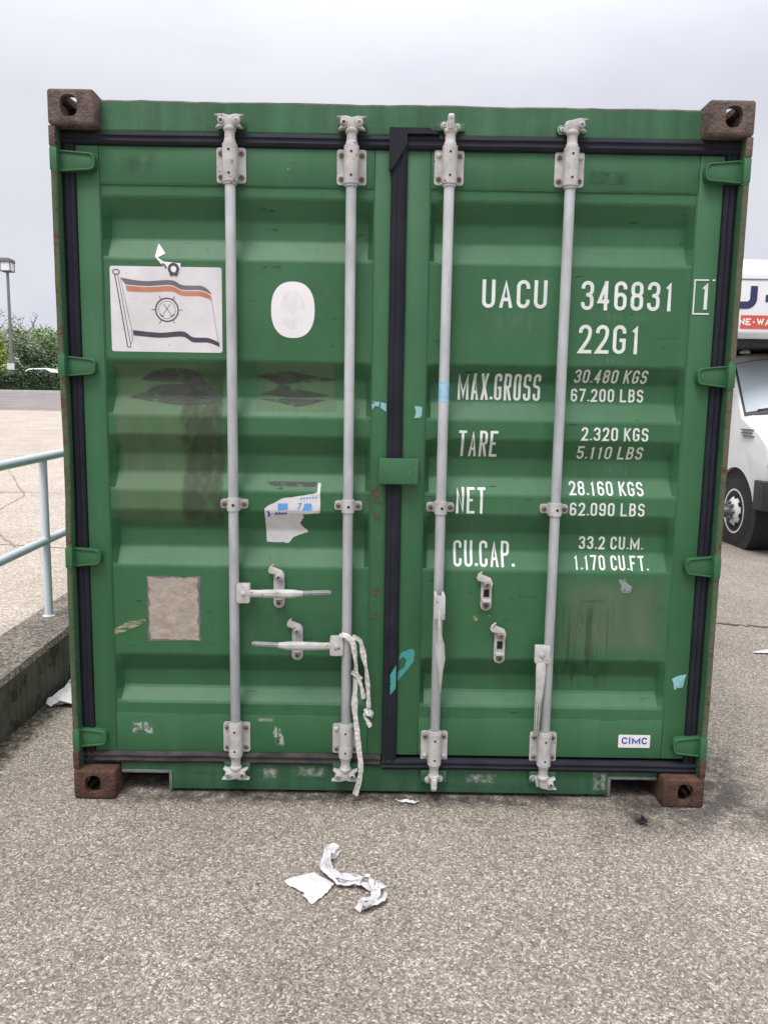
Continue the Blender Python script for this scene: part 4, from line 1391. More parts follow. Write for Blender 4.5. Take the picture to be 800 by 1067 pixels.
def twist(mb, P, w, seed, k=12, fold=.5, spin=1.6, zmin=None, up=(0, -1, 0), m=0, sheet_t=.0010):
    """a thin creased ribbon that folds and turns along its path"""
    Q = dense(P, k, 0, seed)
    n, C = len(Q), 9
    F, B = [], []
    for i, p in enumerate(Q):
        d = (Q[min(i + 1, n - 1)] - Q[max(i - 1, 0)]).normalized()
        a = d.cross(Vector(up)).normalized()
        q = a.cross(d).normalized()
        ang = spin * noise.noise(Vector((i * .045, seed, .3)))
        s, o = a * math.cos(ang) + q * math.sin(ang), q * math.cos(ang) - a * math.sin(ang)
        ww = w * (1 + .45 * noise.noise(Vector((i * .07, seed, 5))))
        for j in range(C):
            u = j / (C - 1) * 2 - 1
            rag = 1 + (.16 * noise.noise(Vector((i * .5, seed + j, 9))) if j in (0, C - 1) else 0)
            h = fold * ww * (noise.noise(Vector((u * 2.2, i * .06, seed))) + .5 * noise.noise(Vector((u * 5, i * .14, seed + 3))))
            v = p + s * (u * ww * rag) + o * h
            if zmin is not None and v.z < zmin: v.z = zmin + .15 * abs(v.z - zmin)
            F.append(v + o * sheet_t * .5); B.append(v - o * sheet_t * .5)
    ix = lambda i, j: i * C + j
    fs = []
    N = n * C
    for i in range(n - 1):
        for j in range(C - 1):
            fs.append((ix(i, j), ix(i, j + 1), ix(i + 1, j + 1), ix(i + 1, j)))
            fs.append((N + ix(i, j), N + ix(i + 1, j), N + ix(i + 1, j + 1), N + ix(i, j + 1)))
        for j in (0, C - 1):
            fs.append((ix(i, j), ix(i + 1, j), N + ix(i + 1, j), N + ix(i, j)))
    for i in (0, n - 1):
        for j in range(C - 1):
            fs.append((ix(i, j), N + ix(i, j), N + ix(i, j + 1), ix(i, j + 1)))
    mb.add(F + B, fs, m)
def strip(P, w, seed, t=.0026):
    return twist(b, P, w * .80, seed, 14, .35, 1.5)
def strip_old(P, w, seed, t=.0026):
    Q = dense(P, 9, .0004, seed)
    rnd = random.Random(seed)
    Wd = [w * (1 + .38 * noise.noise(Vector((i * .22, seed, 0)))) for i in range(len(Q))]
    b.sweep(Q, Wd, t, n=10, jit=.0, seed=seed)
strip([(-.195, .004, .664), (-.180, .000, .672), (-.150, -.004, .650), (-.139, -.002, .60), (-.134, .000, .531), (-.137, .004, .45), (-.138, .006, .379), (-.128, .004, .30), (-.120, .000, .225), (-.111, .000, .148), (-.118, .004, .09), (-.133, .008, .03)], .0125, 1)
strip([(-.150, -.002, .668), (-.122, -.006, .655), (-.112, -.004, .625), (-.104, -.002, .58), (-.094, .000, .531), (-.088, .002, .46), (-.085, .004, .399), (-.088, .004, .375)], .011, 2)
strip([(-.092, .0, .372), (-.098, .0, .352), (-.088, .0, .335), (-.076, .002, .312)], .009, 3)
strip([(-.080, .0, .378), (-.072, .0, .366), (-.078, .0, .352)], .008, 4)
strip([(-.134, -.002, .531), (-.122, -.008, .501), (-.110, -.006, .463), (-.104, -.004, .425)], .009, 5)
strip([(-.150, -.004, .53), (-.128, -.012, .520), (-.112, -.008, .505)], .010, 6, .008)
strip([(-.098, .0, .384), (-.084, -.008, .366), (-.074, -.002, .380)], .010, 7, .009)
tag(b.build('cloth_strap', M['cloth'], smooth=70), 'knotted dirty white cloth strip hanging from the second locking bar', 'cloth strip')

# ------------------------------------------------------------------ litter
def crumpled(name, outline, m, z, amp, seed, label, cat, scale=30, cell=.011):
    """thin sheet filling the outline, creased; welded double-sided with a real thickness"""
    xs, ys = [p[0] for p in outline], [p[1] for p in outline]
    def inside(x, y):
        c = False
        for (x1, y1), (x2, y2) in zip(outline, outline[1:] + outline[:1]):
            if (y1 > y) != (y2 > y) and x < (x2 - x1) * (y - y1) / (y2 - y1) + x1:
                c = not c
        return c
    me = bpy.data.meshes.new(name)
    bm = bmesh.new()
    f = bm.faces.new([bm.verts.new((x, y, z)) for x, y in outline])
    for ax, lo, hi in ((0, min(xs), max(xs)), (1, min(ys), max(ys))):
        k = lo + cell
        while k < hi:
            co = (k, 0, 0) if ax == 0 else (0, k, 0)
            no = (1, .13, 0) if ax == 0 else (-.13, 1, 0)
            bmesh.ops.bisect_plane(bm, geom=bm.verts[:] + bm.edges[:] + bm.faces[:], plane_co=co, plane_no=no)
            k += cell
    bmesh.ops.triangulate(bm, faces=bm.faces)
    for v in bm.verts:
        p = Vector((v.co.x * scale, v.co.y * scale, seed))
        r = abs(noise.noise(p)) + .5 * abs(noise.noise(p * 2.3))
        v.co.z += amp * r
    bm.to_mesh(me)
    bm.free()
    me.materials.append(m)
    o = bpy.data.objects.new(name, me)
    scene.collection.objects.link(o)
    md = o.modifiers.new('thickness', 'SOLIDIFY')
    md.thickness = .0012
    return tag(o, label, cat)
M['tissue'] = mat('white_tissue', (0.50, 0.485, 0.495), 0.9, col2=(0.68, 0.665, 0.68), vscale=22, spots=(.40, .36, .34), spot_scale=60, spot_cut=.70)
crumpled('paper_scrap', [(-.341, -.522), (-.320, -.500), (-.301, -.485), (-.259, -.469), (-.206, -.504), (-.180, -.524), (-.201, -.579), (-.242, -.629), (-.276, -.598), (-.270, -.578), (-.288, -.566)],
         M['tissue'], .004, .013, 3.3, 'flat creased white paper scrap on the asphalt in front of the container', 'litter', 34, .010)
b = MB()
TP = [(-.192, -.340, .016), (-.206, -.375, .018), (-.216, -.41, .018), (-.210, -.454, .018), (-.181, -.505, .018), (-.155, -.524, .016), (-.112, -.528, .014), (-.075, -.537, .02), (-.046, -.570, .024), (-.034, -.605, .024), (-.058, -.636, .020), (-.092, -.652, .018)]
twist(b, TP, .020, 3, 12, .9, 1.0, .003, (0, 0, 1))
twist(b, [(x + .006, y - .004, z + .006) for x, y, z in TP[:6]], .015, 11, 14, 1.1, 2.2, .003, (0, 0, 1))
twist(b, [(x - .004, y + .004, z + .008) for x, y, z in TP[5:]], .020, 17, 14, 1.1, 2.4, .003, (0, 0, 1))
twist(b, [(-.176, -.336, .014), (-.196, -.338, .022), (-.220, -.352, .012)], .013, 23, 12, .9, 1.5, .003, (0, 0, 1))
twist(b, [(-.066, -.630, .020), (-.088, -.646, .028), (-.106, -.660, .012)], .016, 29, 12, 1.1, 2.0, .003, (0, 0, 1))
tag(b.build('crumpled_tissue', M['tissue'], smooth=40, wob=.0018, wobs=120), 'twisted crumpled white tissue strip on the asphalt beside the paper scrap', 'litter')
crumpled('plastic_bag', [(-1.712, .905), (-1.713, 1.00), (-1.690, 1.115), (-1.62, 1.16), (-1.54, 1.12), (-1.50, .98), (-1.56, .90), (-1.64, .892)], M['tissue'], .006, .06, 6.1,
         'white plastic bag lying between the concrete wall and the container', 'litter', 12, .016)
crumpled('paper_wad', [(-1.722, 1.20), (-1.715, 1.27), (-1.68, 1.29), (-1.655, 1.24), (-1.675, 1.19)], M['tissue'], .012, .06, 9.4,
         'small white paper wad in the gutter behind the plastic bag', 'litter', 30, .009)
M['debris'] = mat('black_plastic_shard', (0.015, 0.015, 0.018), 0.4, var=.3, vscale=30)
crumpled('plastic_shard', [(.912, -.105), (.925, -.092), (.934, -.108), (.95, -.100), (.958, -.125), (.944, -.150), (.928, -.140), (.920, -.122)], M['debris'], .004, .035, 2.2,
         'small black plastic shard on the asphalt near the right corner', 'litter', 45, .007)
crumpled('paper_strip', [(.02, .012), (.07, .020), (.12, .006), (.10, -.004), (.05, .003)], M['tissue'], .003, .014, 5.2, 'thin dirty white paper strip under the container sill', 'litter', 40, .008)
crumpled('paper_shred', [(2.32, 1.97), (2.45, 2.02), (2.50, 1.98), (2.40, 1.95)], M['tissue'], .003, .02, 1.2, 'small white paper shred on the asphalt right of the container', 'litter', 20, .012)
# dry leaves and grit gathered in the gutter
M['leaf_dry'] = mat('dry_leaf_bits', (0.12, 0.07, 0.035), 0.9, col2=(0.26, 0.19, 0.10), vscale=40)
b = MB()
rnd = random.Random(11)
for i in range(150):
    y = rnd.uniform(.2, 1.9) if i < 110 else rnd.gauss(1.05, .12)
    x = WX + abs(rnd.gauss(0, .05)) + .008 if i < 110 else rnd.uniform(-1.72, -1.60)
    s = rnd.uniform(.004, .013)
    a = rnd.uniform(0, PI)
    dx, dy = math.cos(a) * s, math.sin(a) * s
    z = .003 + rnd.uniform(0, .006)
    b.add([(x - dx, y - dy, z), (x + dy * .5, y - dx * .5, z + s * .5), (x + dx, y + dy, z + rnd.uniform(0, .006)), (x - dy * .5, y + dx * .5, z + s * .3)], [(0, 1, 2, 3)])
tag(b.build('leaf_litter', M['leaf_dry'], smooth=0), 'dry leaf bits and grit along the foot of the concrete wall', 'leaf litter', kind='stuff')
M['pebble'] = mat('loose_grit', (0.05, 0.045, 0.04), 0.9, col2=(0.42, 0.38, 0.33), vscale=90)
b = MB()
for i in range(900):
    x, y = rnd.uniform(-1.6, 2.6), rnd.uniform(-1.9, 1.6)
    if -1.25 < x < 1.25 and y > .02:
        y = -rnd.random() ** 2 * .5
    s = rnd.uniform(.0015, .0042)
    z = s * .4
    r = [s * rnd.uniform(.6, 1.3) for _ in range(6)]
    b.add([(x - r[0], y, z), (x + r[1], y, z), (x, y - r[2], z), (x, y + r[3], z), (x, y, z + r[4]), (x, y, -.001)],
          [(0, 2, 4), (2, 1, 4), (1, 3, 4), (3, 0, 4), (2, 0, 5), (1, 2, 5), (3, 1, 5), (0, 3, 5)])
tag(b.build('loose_grit', M['pebble'], smooth=0), 'loose dark and pale grit scattered over the asphalt', 'grit', kind='stuff')

# ------------------------------------------------------------------ lamp post, hedge, trees, parked car beyond the upper lot
ZV = ZT + .13
M['pole'] = mat('bronze_grey_pole', (0.20, 0.185, 0.18), 0.5, var=.1)
M['lamp_cap'] = mat('dark_lamp_cap', (0.16, 0.15, 0.16), 0.5, var=.1)
M['lens'] = mat('pale_lamp_lens', (0.74, 0.75, 0.78), 0.25, var=.05)
M['sign_white'] = mat('white_sign_face', (0.70, 0.70, 0.72), 0.5, var=.06)
LX, LY = -19.60, 39.0
lamp = empty('lamp_post', (LX, LY, ZV), 'tall grey parking lot lamp post with square lantern and white sign', 'lamp post')
def under(b, name, m, root, **k):
    o = b.build(name, m, **k)
    o.parent = root
    o.matrix_parent_inverse = Matrix.Translation(-Vector(root.location))
    return o
b = MB(); b.cyl((LX, LY, ZV - .1), (LX, LY, 8.08), .095, .068, n=12); b.lathe((LX, LY, ZV - .05), (0, 0, 1), [(0, .26), (.5, .26), (.52, .2)], n=16)
under(b, 'pole', M['pole'], lamp)
b = MB(); b.prism([(LX - .30, 8.50), (LX + .30, 8.50), (LX + .30, 8.64), (LX + .22, 8.72), (LX - .22, 8.72), (LX - .30, 8.64)], 'y', LY - .30, LY + .30)
under(b, 'lantern_cap', M['lamp_cap'], lamp, bevel=.02)
b = MB(); b.box(LX - .25, LX + .25, LY - .25, LY + .25, 8.10, 8.50)
for sx in (-1, 1):
    for sy in (-1, 1):
        b.box(LX + sx * .25 - .02, LX + sx * .25 + .02, LY + sy * .25 - .02, LY + sy * .25 + .02, 8.06, 8.50, 1)
b.box(LX - .27, LX + .27, LY - .27, LY + .27, 8.05, 8.095, 1)
under(b, 'lantern', [M['lens'], M['lamp_cap']], lamp)
b = MB(); b.prism(rrect(LX - .19, LX + .19, 3.06, 3.44, .03), 'y', LY - .14, LY - .12); b.box(LX - .17, LX + .17, LY - .145, LY - .139, 3.40, 3.46, 1)
under(b, 'sign', [M['sign_white'], M['lamp_cap']], lamp)

def leaf_mat(name, a, c, vs=.5):
    m = mat(name, a, 0.7, col2=c, vscale=vs * 3, bump=0)
    b = m.node_tree.nodes['Principled BSDF']
    return m
M['leaf_dark'] = leaf_mat('leaves_dark_green', (0.10, 0.145, 0.075), (0.19, 0.25, 0.13))
M['leaf_mid'] = leaf_mat('leaves_mid_green', (0.13, 0.205, 0.075), (0.25, 0.33, 0.14))
M['leaf_lime'] = leaf_mat('leaves_yellow_green', (0.17, 0.24, 0.05), (0.30, 0.36, 0.10))
M['leaf_hedge'] = leaf_mat('hedge_leaves', (0.020, 0.042, 0.018), (0.048, 0.082, 0.032), 2)
M['bark'] = mat('grey_bark', (0.10, 0.085, 0.07), 0.9, col2=(0.19, 0.165, 0.14), vscale=12, bump=.4)

def tree(x, y, h, r, leaf, label, group=None, seed=0, bare=False, trunk_h=.35, n=2600, size=.17, name='leafy_tree'):
    rnd = random.Random(seed)
    root = empty(name, (x, y, ZV if x < WX else 0), label, 'tree', group)
    z0 = root.location.z
    b = MB()
    tips = []
    lean = Vector((rnd.uniform(-.3, .3), rnd.uniform(-.3, .3), 0))
    th = h * trunk_h
    P = [Vector((x, y, z0 - .2)), Vector((x, y, z0 + th * .5)) + lean * .2, Vector((x, y, z0 + th)) + lean * .5, Vector((x, y, z0 + h * .75)) + lean]
    rr = h * .018
    b.sweep(dense(P, 4), [rr * (1.3 - 1.0 * i / 12) for i in range(13)], [rr * (1.3 - 1.0 * i / 12) for i in range(13)], n=8, up=(0, 1, 0))
    for i in range(15 if bare else 10):
        t = rnd.uniform(.35, 1)
        s = P[1].lerp(P[3], t)
        a = rnd.uniform(0, 2 * PI)
        ln = r * rnd.uniform(.6, 1.05) * (1.25 - .5 * t)
        e = s + Vector((math.cos(a) * ln, math.sin(a) * ln, ln * rnd.uniform(.4, 1.1)))
        mid = s.lerp(e, .5) + Vector((0, 0, -.08 * ln))
        q = rr * .42
        b.sweep([s, mid, e], [q, q * .6, q * .2], [q, q * .6, q * .2], n=6, up=(0, .3, 1))
        tips += [mid, e]
        for _ in range(9 if bare else 3):
            s2 = s.lerp(e, rnd.uniform(.3, 1))
            d = Vector((rnd.gauss(0, 1), rnd.gauss(0, 1), abs(rnd.gauss(.8, .6)))).normalized() * ln * rnd.uniform(.25, .5)
            b.sweep([s2, s2 + d * .5 + Vector((0, 0, .02)), s2 + d], [q * .35, q * .25, q * .1], [q * .35, q * .25, q * .1], n=5, up=(.1, .3, 1))
            tips.append(s2 + d)
    under(b, 'trunk', M['bark'], root)
    if n:
        c = MB()
        # clumps of leaves round the limb tips, uneven in size, leaving gaps
        cl = [(p + Vector((rnd.gauss(0, .12 * r), rnd.gauss(0, .12 * r), rnd.gauss(0, .1 * r))), rnd.uniform(.16, .36) * r) for p in tips]
        for _ in range(30 if not bare else 0):
            a, k = rnd.uniform(0, 2 * PI), rnd.random() ** .5
            cl.append((Vector((x + math.cos(a) * r * k, y + math.sin(a) * r * k, z0 + h * rnd.uniform(.08, .84) * (1.1 - .45 * k))), rnd.uniform(.2, .4) * r))
        for i in range(n):
            p, s = cl[rnd.randrange(len(cl))]
            d = Vector((rnd.gauss(0, 1), rnd.gauss(0, 1), rnd.gauss(0, 1) * .8)).normalized() * s * rnd.random() ** .4
            q = p + d
            u = Vector((rnd.gauss(0, 1), rnd.gauss(0, 1), rnd.gauss(0, .7))).normalized()
            v = u.orthogonal().normalized()
            l = size * rnd.uniform(.6, 1.3)
            c.add([q - u * l, q + v * l * .5, q + u * l, q - v * l * .5], [(0, 1, 2, 3)])
        under(c, 'crown', leaf, root, smooth=0)
    return root
tree(-26.4, 52, 3.3, 2.2, M['leaf_lime'], 'yellow green tree behind the lamp post at the left edge', seed=3, n=9000, size=.11)
tree(-23.2, 50, 2.5, 2.1, M['leaf_dark'], 'low dark green tree with a broad crown behind the hedge', seed=5, n=9000, size=.10)
tree(-20.6, 51, 3.2, 2.1, M['leaf_mid'], 'round mid green tree behind the hedge partly behind the container edge', seed=8, n=9000, size=.10)
tree(-24.3, 57, 4.9, 2.2, M['leaf_mid'], 'tallest light green tree rising above the other crowns beside the container', seed=9, n=9000, size=.11)
tree(-28.6, 61, 6.6, 2.4, None, 'thin bare tree with grey twigs between the lamp post and the container', seed=12, bare=True, n=0, name='bare_tree')
tree(-31.0, 60, 6.4, 2.4, M['leaf_mid'], 'nearly bare tree with fine twigs at the left edge behind the yellow green tree', seed=14, bare=True, n=160, size=.10, name='bare_tree')
# more of the same belt, to the left of the frame and behind the container
more = [(-34, 50, 5.5, 3.0, 'leaf_mid'), (-40, 53, 6.5, 3.2, 'leaf_dark'), (-15.5, 52, 5.6, 2.8, 'leaf_dark'), (-11, 54, 6.4, 3.0, 'leaf_mid'), (-6, 53, 5.6, 2.8, 'leaf_dark')]
for i, (x, y, h, r, lm) in enumerate(more):
    tree(x, y, h, r, M[lm], 'green tree of the belt behind the container or beyond the left edge', 'trees hidden behind the container', seed=30 + i, n=2200, size=.2)

hedge = empty('hedge', (-24, 36.6, ZV), 'long clipped dark green hedge along the far kerb', 'hedge')
b, c = MB(), MB()
rnd = random.Random(21)
for i in range(36000):
    x = rnd.uniform(-38, -2.4)
    a = rnd.uniform(0, PI)
    bul = 1 + .16 * noise.noise(Vector((x * .9, 0, 0))) + .05 * noise.noise(Vector((x * 3.1, 4, 0)))
    k = rnd.uniform(.78, 1.0) if rnd.random() < .8 else rnd.uniform(.3, .8)
    ca, sa = math.cos(a), math.sin(a)
    px = .62 * math.copysign(abs(ca) ** .6, ca) * k * bul
    pz = .96 * abs(sa) ** .45 * k * bul
    q = Vector((x, 36.6 + px, ZV + pz))
    u = Vector((rnd.gauss(0, 1), rnd.gauss(0, 1), rnd.gauss(0, 1))).normalized()
    v = u.orthogonal().normalized()
    l = rnd.uniform(.05, .10)
    c.add([q - u * l, q + v * l * .55, q + u * l, q - v * l * .55], [(0, 1, 2, 3)])
for i in range(80):
    x = -37.8 + i * .44
    b.sweep([(x, 36.6, ZV - .1), (x + rnd.uniform(-.1, .1), 36.6 + rnd.uniform(-.1, .1), ZV + .3), (x + rnd.uniform(-.2, .2), 36.6 + rnd.uniform(-.2, .2), ZV + .7)], .025, .025, n=5, up=(0, 1, .1))
c.prism([(36.15, ZV - .1), (36.15, ZV + .66), (36.3, ZV + .78), (36.9, ZV + .78), (37.05, ZV + .66), (37.05, ZV - .1)], 'x', -38, -2.5)
under(b, 'stem', M['bark'], hedge)
under(c, 'foliage', M['leaf_hedge'], hedge, smooth=0)

# ------------------------------------------------------------------ vehicles: shared materials
def paint(name, col, rough=.25):
    m = mat(name, col, rough, var=.03, vscale=3)
    m.node_tree.nodes['Principled BSDF'].inputs['Coat Weight'].default_value = .4
    return m
M['car_white'] = paint('white_car_paint', (0.78, 0.78, 0.79))
M['tyre'] = mat('tyre_rubber', (0.018, 0.018, 0.020), 0.75, var=.25, vscale=20, bump=.2, bscale=70)
M['glass'] = mat('vehicle_glass', (0.05, 0.065, 0.08), 0.06, var=.03, spec=.9)
M['plastic'] = mat('black_bumper_plastic', (0.030, 0.031, 0.036), 0.55, var=.15, vscale=15)
M['rim_white'] = mat('white_wheel_paint', (0.62, 0.62, 0.62), 0.4, col2=(0.72, 0.72, 0.72), vscale=14, spots=(.3, .27, .24), spot_scale=24, spot_cut=.68)
M['chrome'] = mat('dull_chrome', (0.22, 0.22, 0.23), 0.4, metal=.7, var=.15)
M['headlamp'] = mat('headlamp_lens', (0.55, 0.57, 0.6), 0.1, var=.05)
M['amber'] = mat('amber_lens', (0.75, 0.16, 0.04), 0.25, var=.08)
M['box_white'] = mat('white_box_panel', (0.72, 0.72, 0.74), 0.4, col2=(0.80, 0.80, 0.81), vscale=2)
M['band_red'] = mat('red_band_vinyl', (0.62, 0.085, 0.06), 0.45, var=.06)
M['navy'] = mat('navy_vinyl', (0.022, 0.03, 0.10), 0.45, var=.1)
M['white_vinyl'] = mat('white_lettering_vinyl', (0.78, 0.78, 0.78), 0.45, var=.03)
M['under'] = mat('dark_chassis_and_gap', (0.02, 0.02, 0.02), 0.8, var=.2)

# ---- white car parked behind the hedge (only its roof clears the hedge)
CX, CY = -20.6, 45.0
car = empty('white_car', (CX, CY, ZV), 'white car parked behind the hedge with only its roof showing', 'car')
b = MB()
prof_c = [(-2.25, .35), (-2.27, .62), (-2.05, .80), (-1.15, .93), (-.45, 1.40), (.65, 1.45), (1.55, 1.02), (2.15, .95), (2.25, .62), (2.22, .35)]
for k, (wy, ins) in enumerate(((.86, 0),)):
    b.prism([(CX + p, ZV + q) for p, q in prof_c], 'y', CY - wy, CY + wy)
under(b, 'body', M['car_white'], car, bevel=.07, seg=3)
b = MB()
for s in (-1, 1):
    b.prism([(CX - .98, ZV + .95), (CX - .42, ZV + 1.34), (CX + .55, ZV + 1.38), (CX + 1.25, ZV + 1.0)], 'y', CY + s * .862, CY + s * .874)
under(b, 'window', M['glass'], car)
for px in (-1.4, 1.4):
    for s in (-1, 1):
        b = MB()
        b.lathe((CX + px, CY + s * .70, ZV + .32), (0, s, 0), [(0, .30), (.03, .32), (.17, .32), (.2, .29)], n=24)
        b.lathe((CX + px, CY + s * .895, ZV + .32), (0, s, 0), [(0, .2), (.012, .19), (.016, .05)], n=20, m=1)
        under(b, 'wheel', [M['tyre'], M['rim_white']], car)

# ------------------------------------------------------------------ moving truck parked to the right, facing the camera side
TX = 4.92
truck = empty('box_truck', (TX, 6.0, 0), 'white moving truck with blue lettering and red band over its cab', 'truck')
def T(b, name, m, **k):
    return under(b, name, m, truck, **k)
# cab body: side outline swept over sections that narrow towards the roof
side = [(5.20, .62), (5.14, .86), (5.13, 1.12), (5.17, 1.26), (5.34, 1.36), (5.80, 1.52), (6.32, 2.14), (6.52, 2.22), (7.45, 2.24), (7.62, 2.18), (7.62, .52), (5.30, .52)]
b = MB()
secs = [(-1.0, .0), (-.985, .35), (-.90, .8), (-.55, 1.0), (0, 1.03), (.55, 1.0), (.90, .8), (.985, .35), (1.0, 0)]
def cab_x(s, z):
    return TX + s * (.985 - .10 * max(0, (z - 1.35)) - .02 * max(0, 1.0 - z))
vs = []
for s, k in secs:
    for (y, z) in side:
        # the nose and windscreen bow backwards and the roof drops slightly towards the sides
        bow = .16 * s * s * s * s if y < 6.4 else 0
        drop = .07 * s ** 4 if z > 1.2 else 0
        vs.append((cab_x(s, z), y + bow, z - drop))
n = len(side)
m_ = len(secs)
b.add(vs, [(j * n + i, j * n + (i + 1) % n, (j + 1) * n + (i + 1) % n, (j + 1) * n + i) for j in range(m_ - 1) for i in range(n)]
      + [tuple(range(n)), tuple(range((m_ - 1) * n, m_ * n))[::-1]])
cab = T(b, 'cab', M['car_white'], smooth=35)
cut = []
for s in (-1, 1):
    c = MB(); c.cyl((TX + s * .55, 6.0, .40), (TX + s * 1.3, 6.0, .40), .50, n=40); cut.append(c.build('cut', M['under']))
md = cab.modifiers.new('bevel', 'BEVEL'); md.width = .025; md.segments = 2; md.limit_method = 'ANGLE'; md.angle_limit = R(35)
boolean_cut(cab, cut)
# dark wheel wells
for s in (-1, 1):
    b = MB()
    b.lathe((TX + s * .58, 6.0, .40), (s, 0, 0), [(0, .49), (.36, .49)], n=32)
    T(b, 'wheel_well', M['under'])
# windscreen
b = MB()
def ws(s, t, o):
    y0, z0, y1, z1 = 5.80, 1.52, 6.32, 2.14
    y, z = y0 + (y1 - y0) * t, z0 + (z1 - z0) * t
    return (cab_x(s, z), y + .16 * s ** 4 - .83 * o, z - .07 * s ** 4 + .55 * o)
N, K = 24, 6
for lay, s0, t0, t1, mm in ((.006, .975, .02, .99, 1), (.010, .955, .08, .975, 0)):
    vs = [ws(-s0 + 2 * s0 * i / N, t0 + (t1 - t0) * j / K, lay) for j in range(K + 1) for i in range(N + 1)]
    b.add(vs, [(j * (N + 1) + i, j * (N + 1) + i + 1, (j + 1) * (N + 1) + i + 1, (j + 1) * (N + 1) + i) for j in range(K) for i in range(N)], mm)
M['ws_glass'] = mat('windscreen_glass_sky_tint', (0.55, 0.60, 0.65), 0.06, var=.02, spec=1.0)  # pale base colour paints the sky's reflection into the glass
T(b, 'windscreen', [M['ws_glass'], M['plastic']])
for s in (-.45, .35):                     # wipers resting on the cowl
    b = MB()
    P = [Vector(ws(s - .40, .08, .018)), Vector(ws(s - .1, .11, .022)), Vector(ws(s + .22, .06, .022))]
    b.sweep(P, .011, .008, n=6, up=(0, -.8, .6))
    T(b, 'wiper', M['plastic'])
# grille, headlights, bumper
b = MB(); b.prism(rrect(TX - .52, TX + .52, .92, 1.18, .03), 'y', 5.10, 5.2)
for i in range(4):
    b.box(TX - .5, TX + .5, 5.085, 5.11, .95 + i * .06, .97 + i * .06, 1)
T(b, 'grille', [M['plastic'], M['chrome']], bevel=.006)
for s in (-1, 1):
    b = MB()
    xa, xb = sorted((TX + s * .56, TX + s * .965))
    b.prism(rrect(xa, xb, .93, 1.23, .03), 'y', 5.14, 5.32, 1)
    xa, xb = sorted((TX + s * .58, TX + s * .82))
    b.prism(rrect(xa, xb, .95, 1.21, .02), 'y', 5.125, 5.15, 0)
    xa, xb = sorted((TX + s * .84, TX + s * .955))
    b.prism(rrect(xa, xb, .98, 1.21, .015), 'y', 5.128, 5.15, 2)
    xa, xb = sorted((TX + s * .84, TX + s * .945))
    b.prism(rrect(xa, xb, .94, 1.08, .015), 'y', 5.17, 5.44, 0)
    b.prism(rrect(xa, xb, 1.084, 1.225, .015), 'y', 5.17, 5.44, 2)
    T(b, 'headlight', [M['headlamp'], M['chrome'], M['amber']], bevel=.006)
b = MB()
out = [(-1.03, 5.42), (-1.03, 5.22), (-.90, 5.03), (-.5, 4.97), (.5, 4.97), (.90, 5.03), (1.03, 5.22), (1.03, 5.42)]
b.prism([(TX + x, y) for x, y in out], 'z', .50, .81)
b.box(TX - .7, TX + .7, 4.955, 4.98, .66, .72)
T(b, 'bumper', M['plastic'], bevel=.03, seg=3)
# doors, side windows, mirrors, badge
for s in (-1, 1):
    X = lambda z, o=.004: TX + s * (.985 - .10 * max(0, z - 1.35) - .02 * max(0, 1 - z) + o)
    b = MB()
    P = [(6.45, 1.50), (6.62, 2.02), (7.30, 2.04), (7.34, 1.46)]
    b.add([(X(z), y, z - .07) for y, z in P] + [(X(z) - s * .03, y, z - .07) for y, z in P], [(0, 1, 2, 3), (0, 4, 5, 1), (1, 5, 6, 2), (2, 6, 7, 3), (3, 7, 4, 0)])
    T(b, 'side_window', M['glass'])
    b = MB()
    for (ya, za), (yb, zb_) in (((6.50, .6), (6.50, 1.45)), ((7.45, .6), (7.45, 2.0)), ((6.50, .6), (7.45, .6))):
        b.sweep([(X(za, .001), ya, za), (X(zb_, .001), yb, zb_)], .006, .004, n=6, up=(s, 0, .01))
    b.box(*sorted((X(1.2, 0), X(1.2, .03))), 7.22, 7.38, 1.17, 1.21)
    T(b, 'door_seam', M['under'])
    b = MB()
    x0 = TX + s * 1.30
    b.prism(rrect(x0 - .10, x0 + .10, 1.42, 1.78, .03), 'y', 6.42, 6.50)
    b.sweep([(TX + s * .93, 6.5, 1.50), (x0, 6.46, 1.46)], .015, .015, n=6, up=(0, 0, 1))
    b.sweep([(TX + s * .91, 6.5, 1.76), (x0, 6.46, 1.74)], .015, .015, n=6, up=(0, 0, 1))
    T(b, 'mirror', M['plastic'], bevel=.008)
    b = MB()
    for i, (a, c_) in enumerate(((5.62, 5.92), (5.66, 5.90), (5.60, 5.86))):
        b.box(*sorted((X(1.30, -.01), X(1.30, .008))), a, c_, 1.325 - i * .035, 1.337 - i * .035)
    T(b, 'badge', M['chrome'])
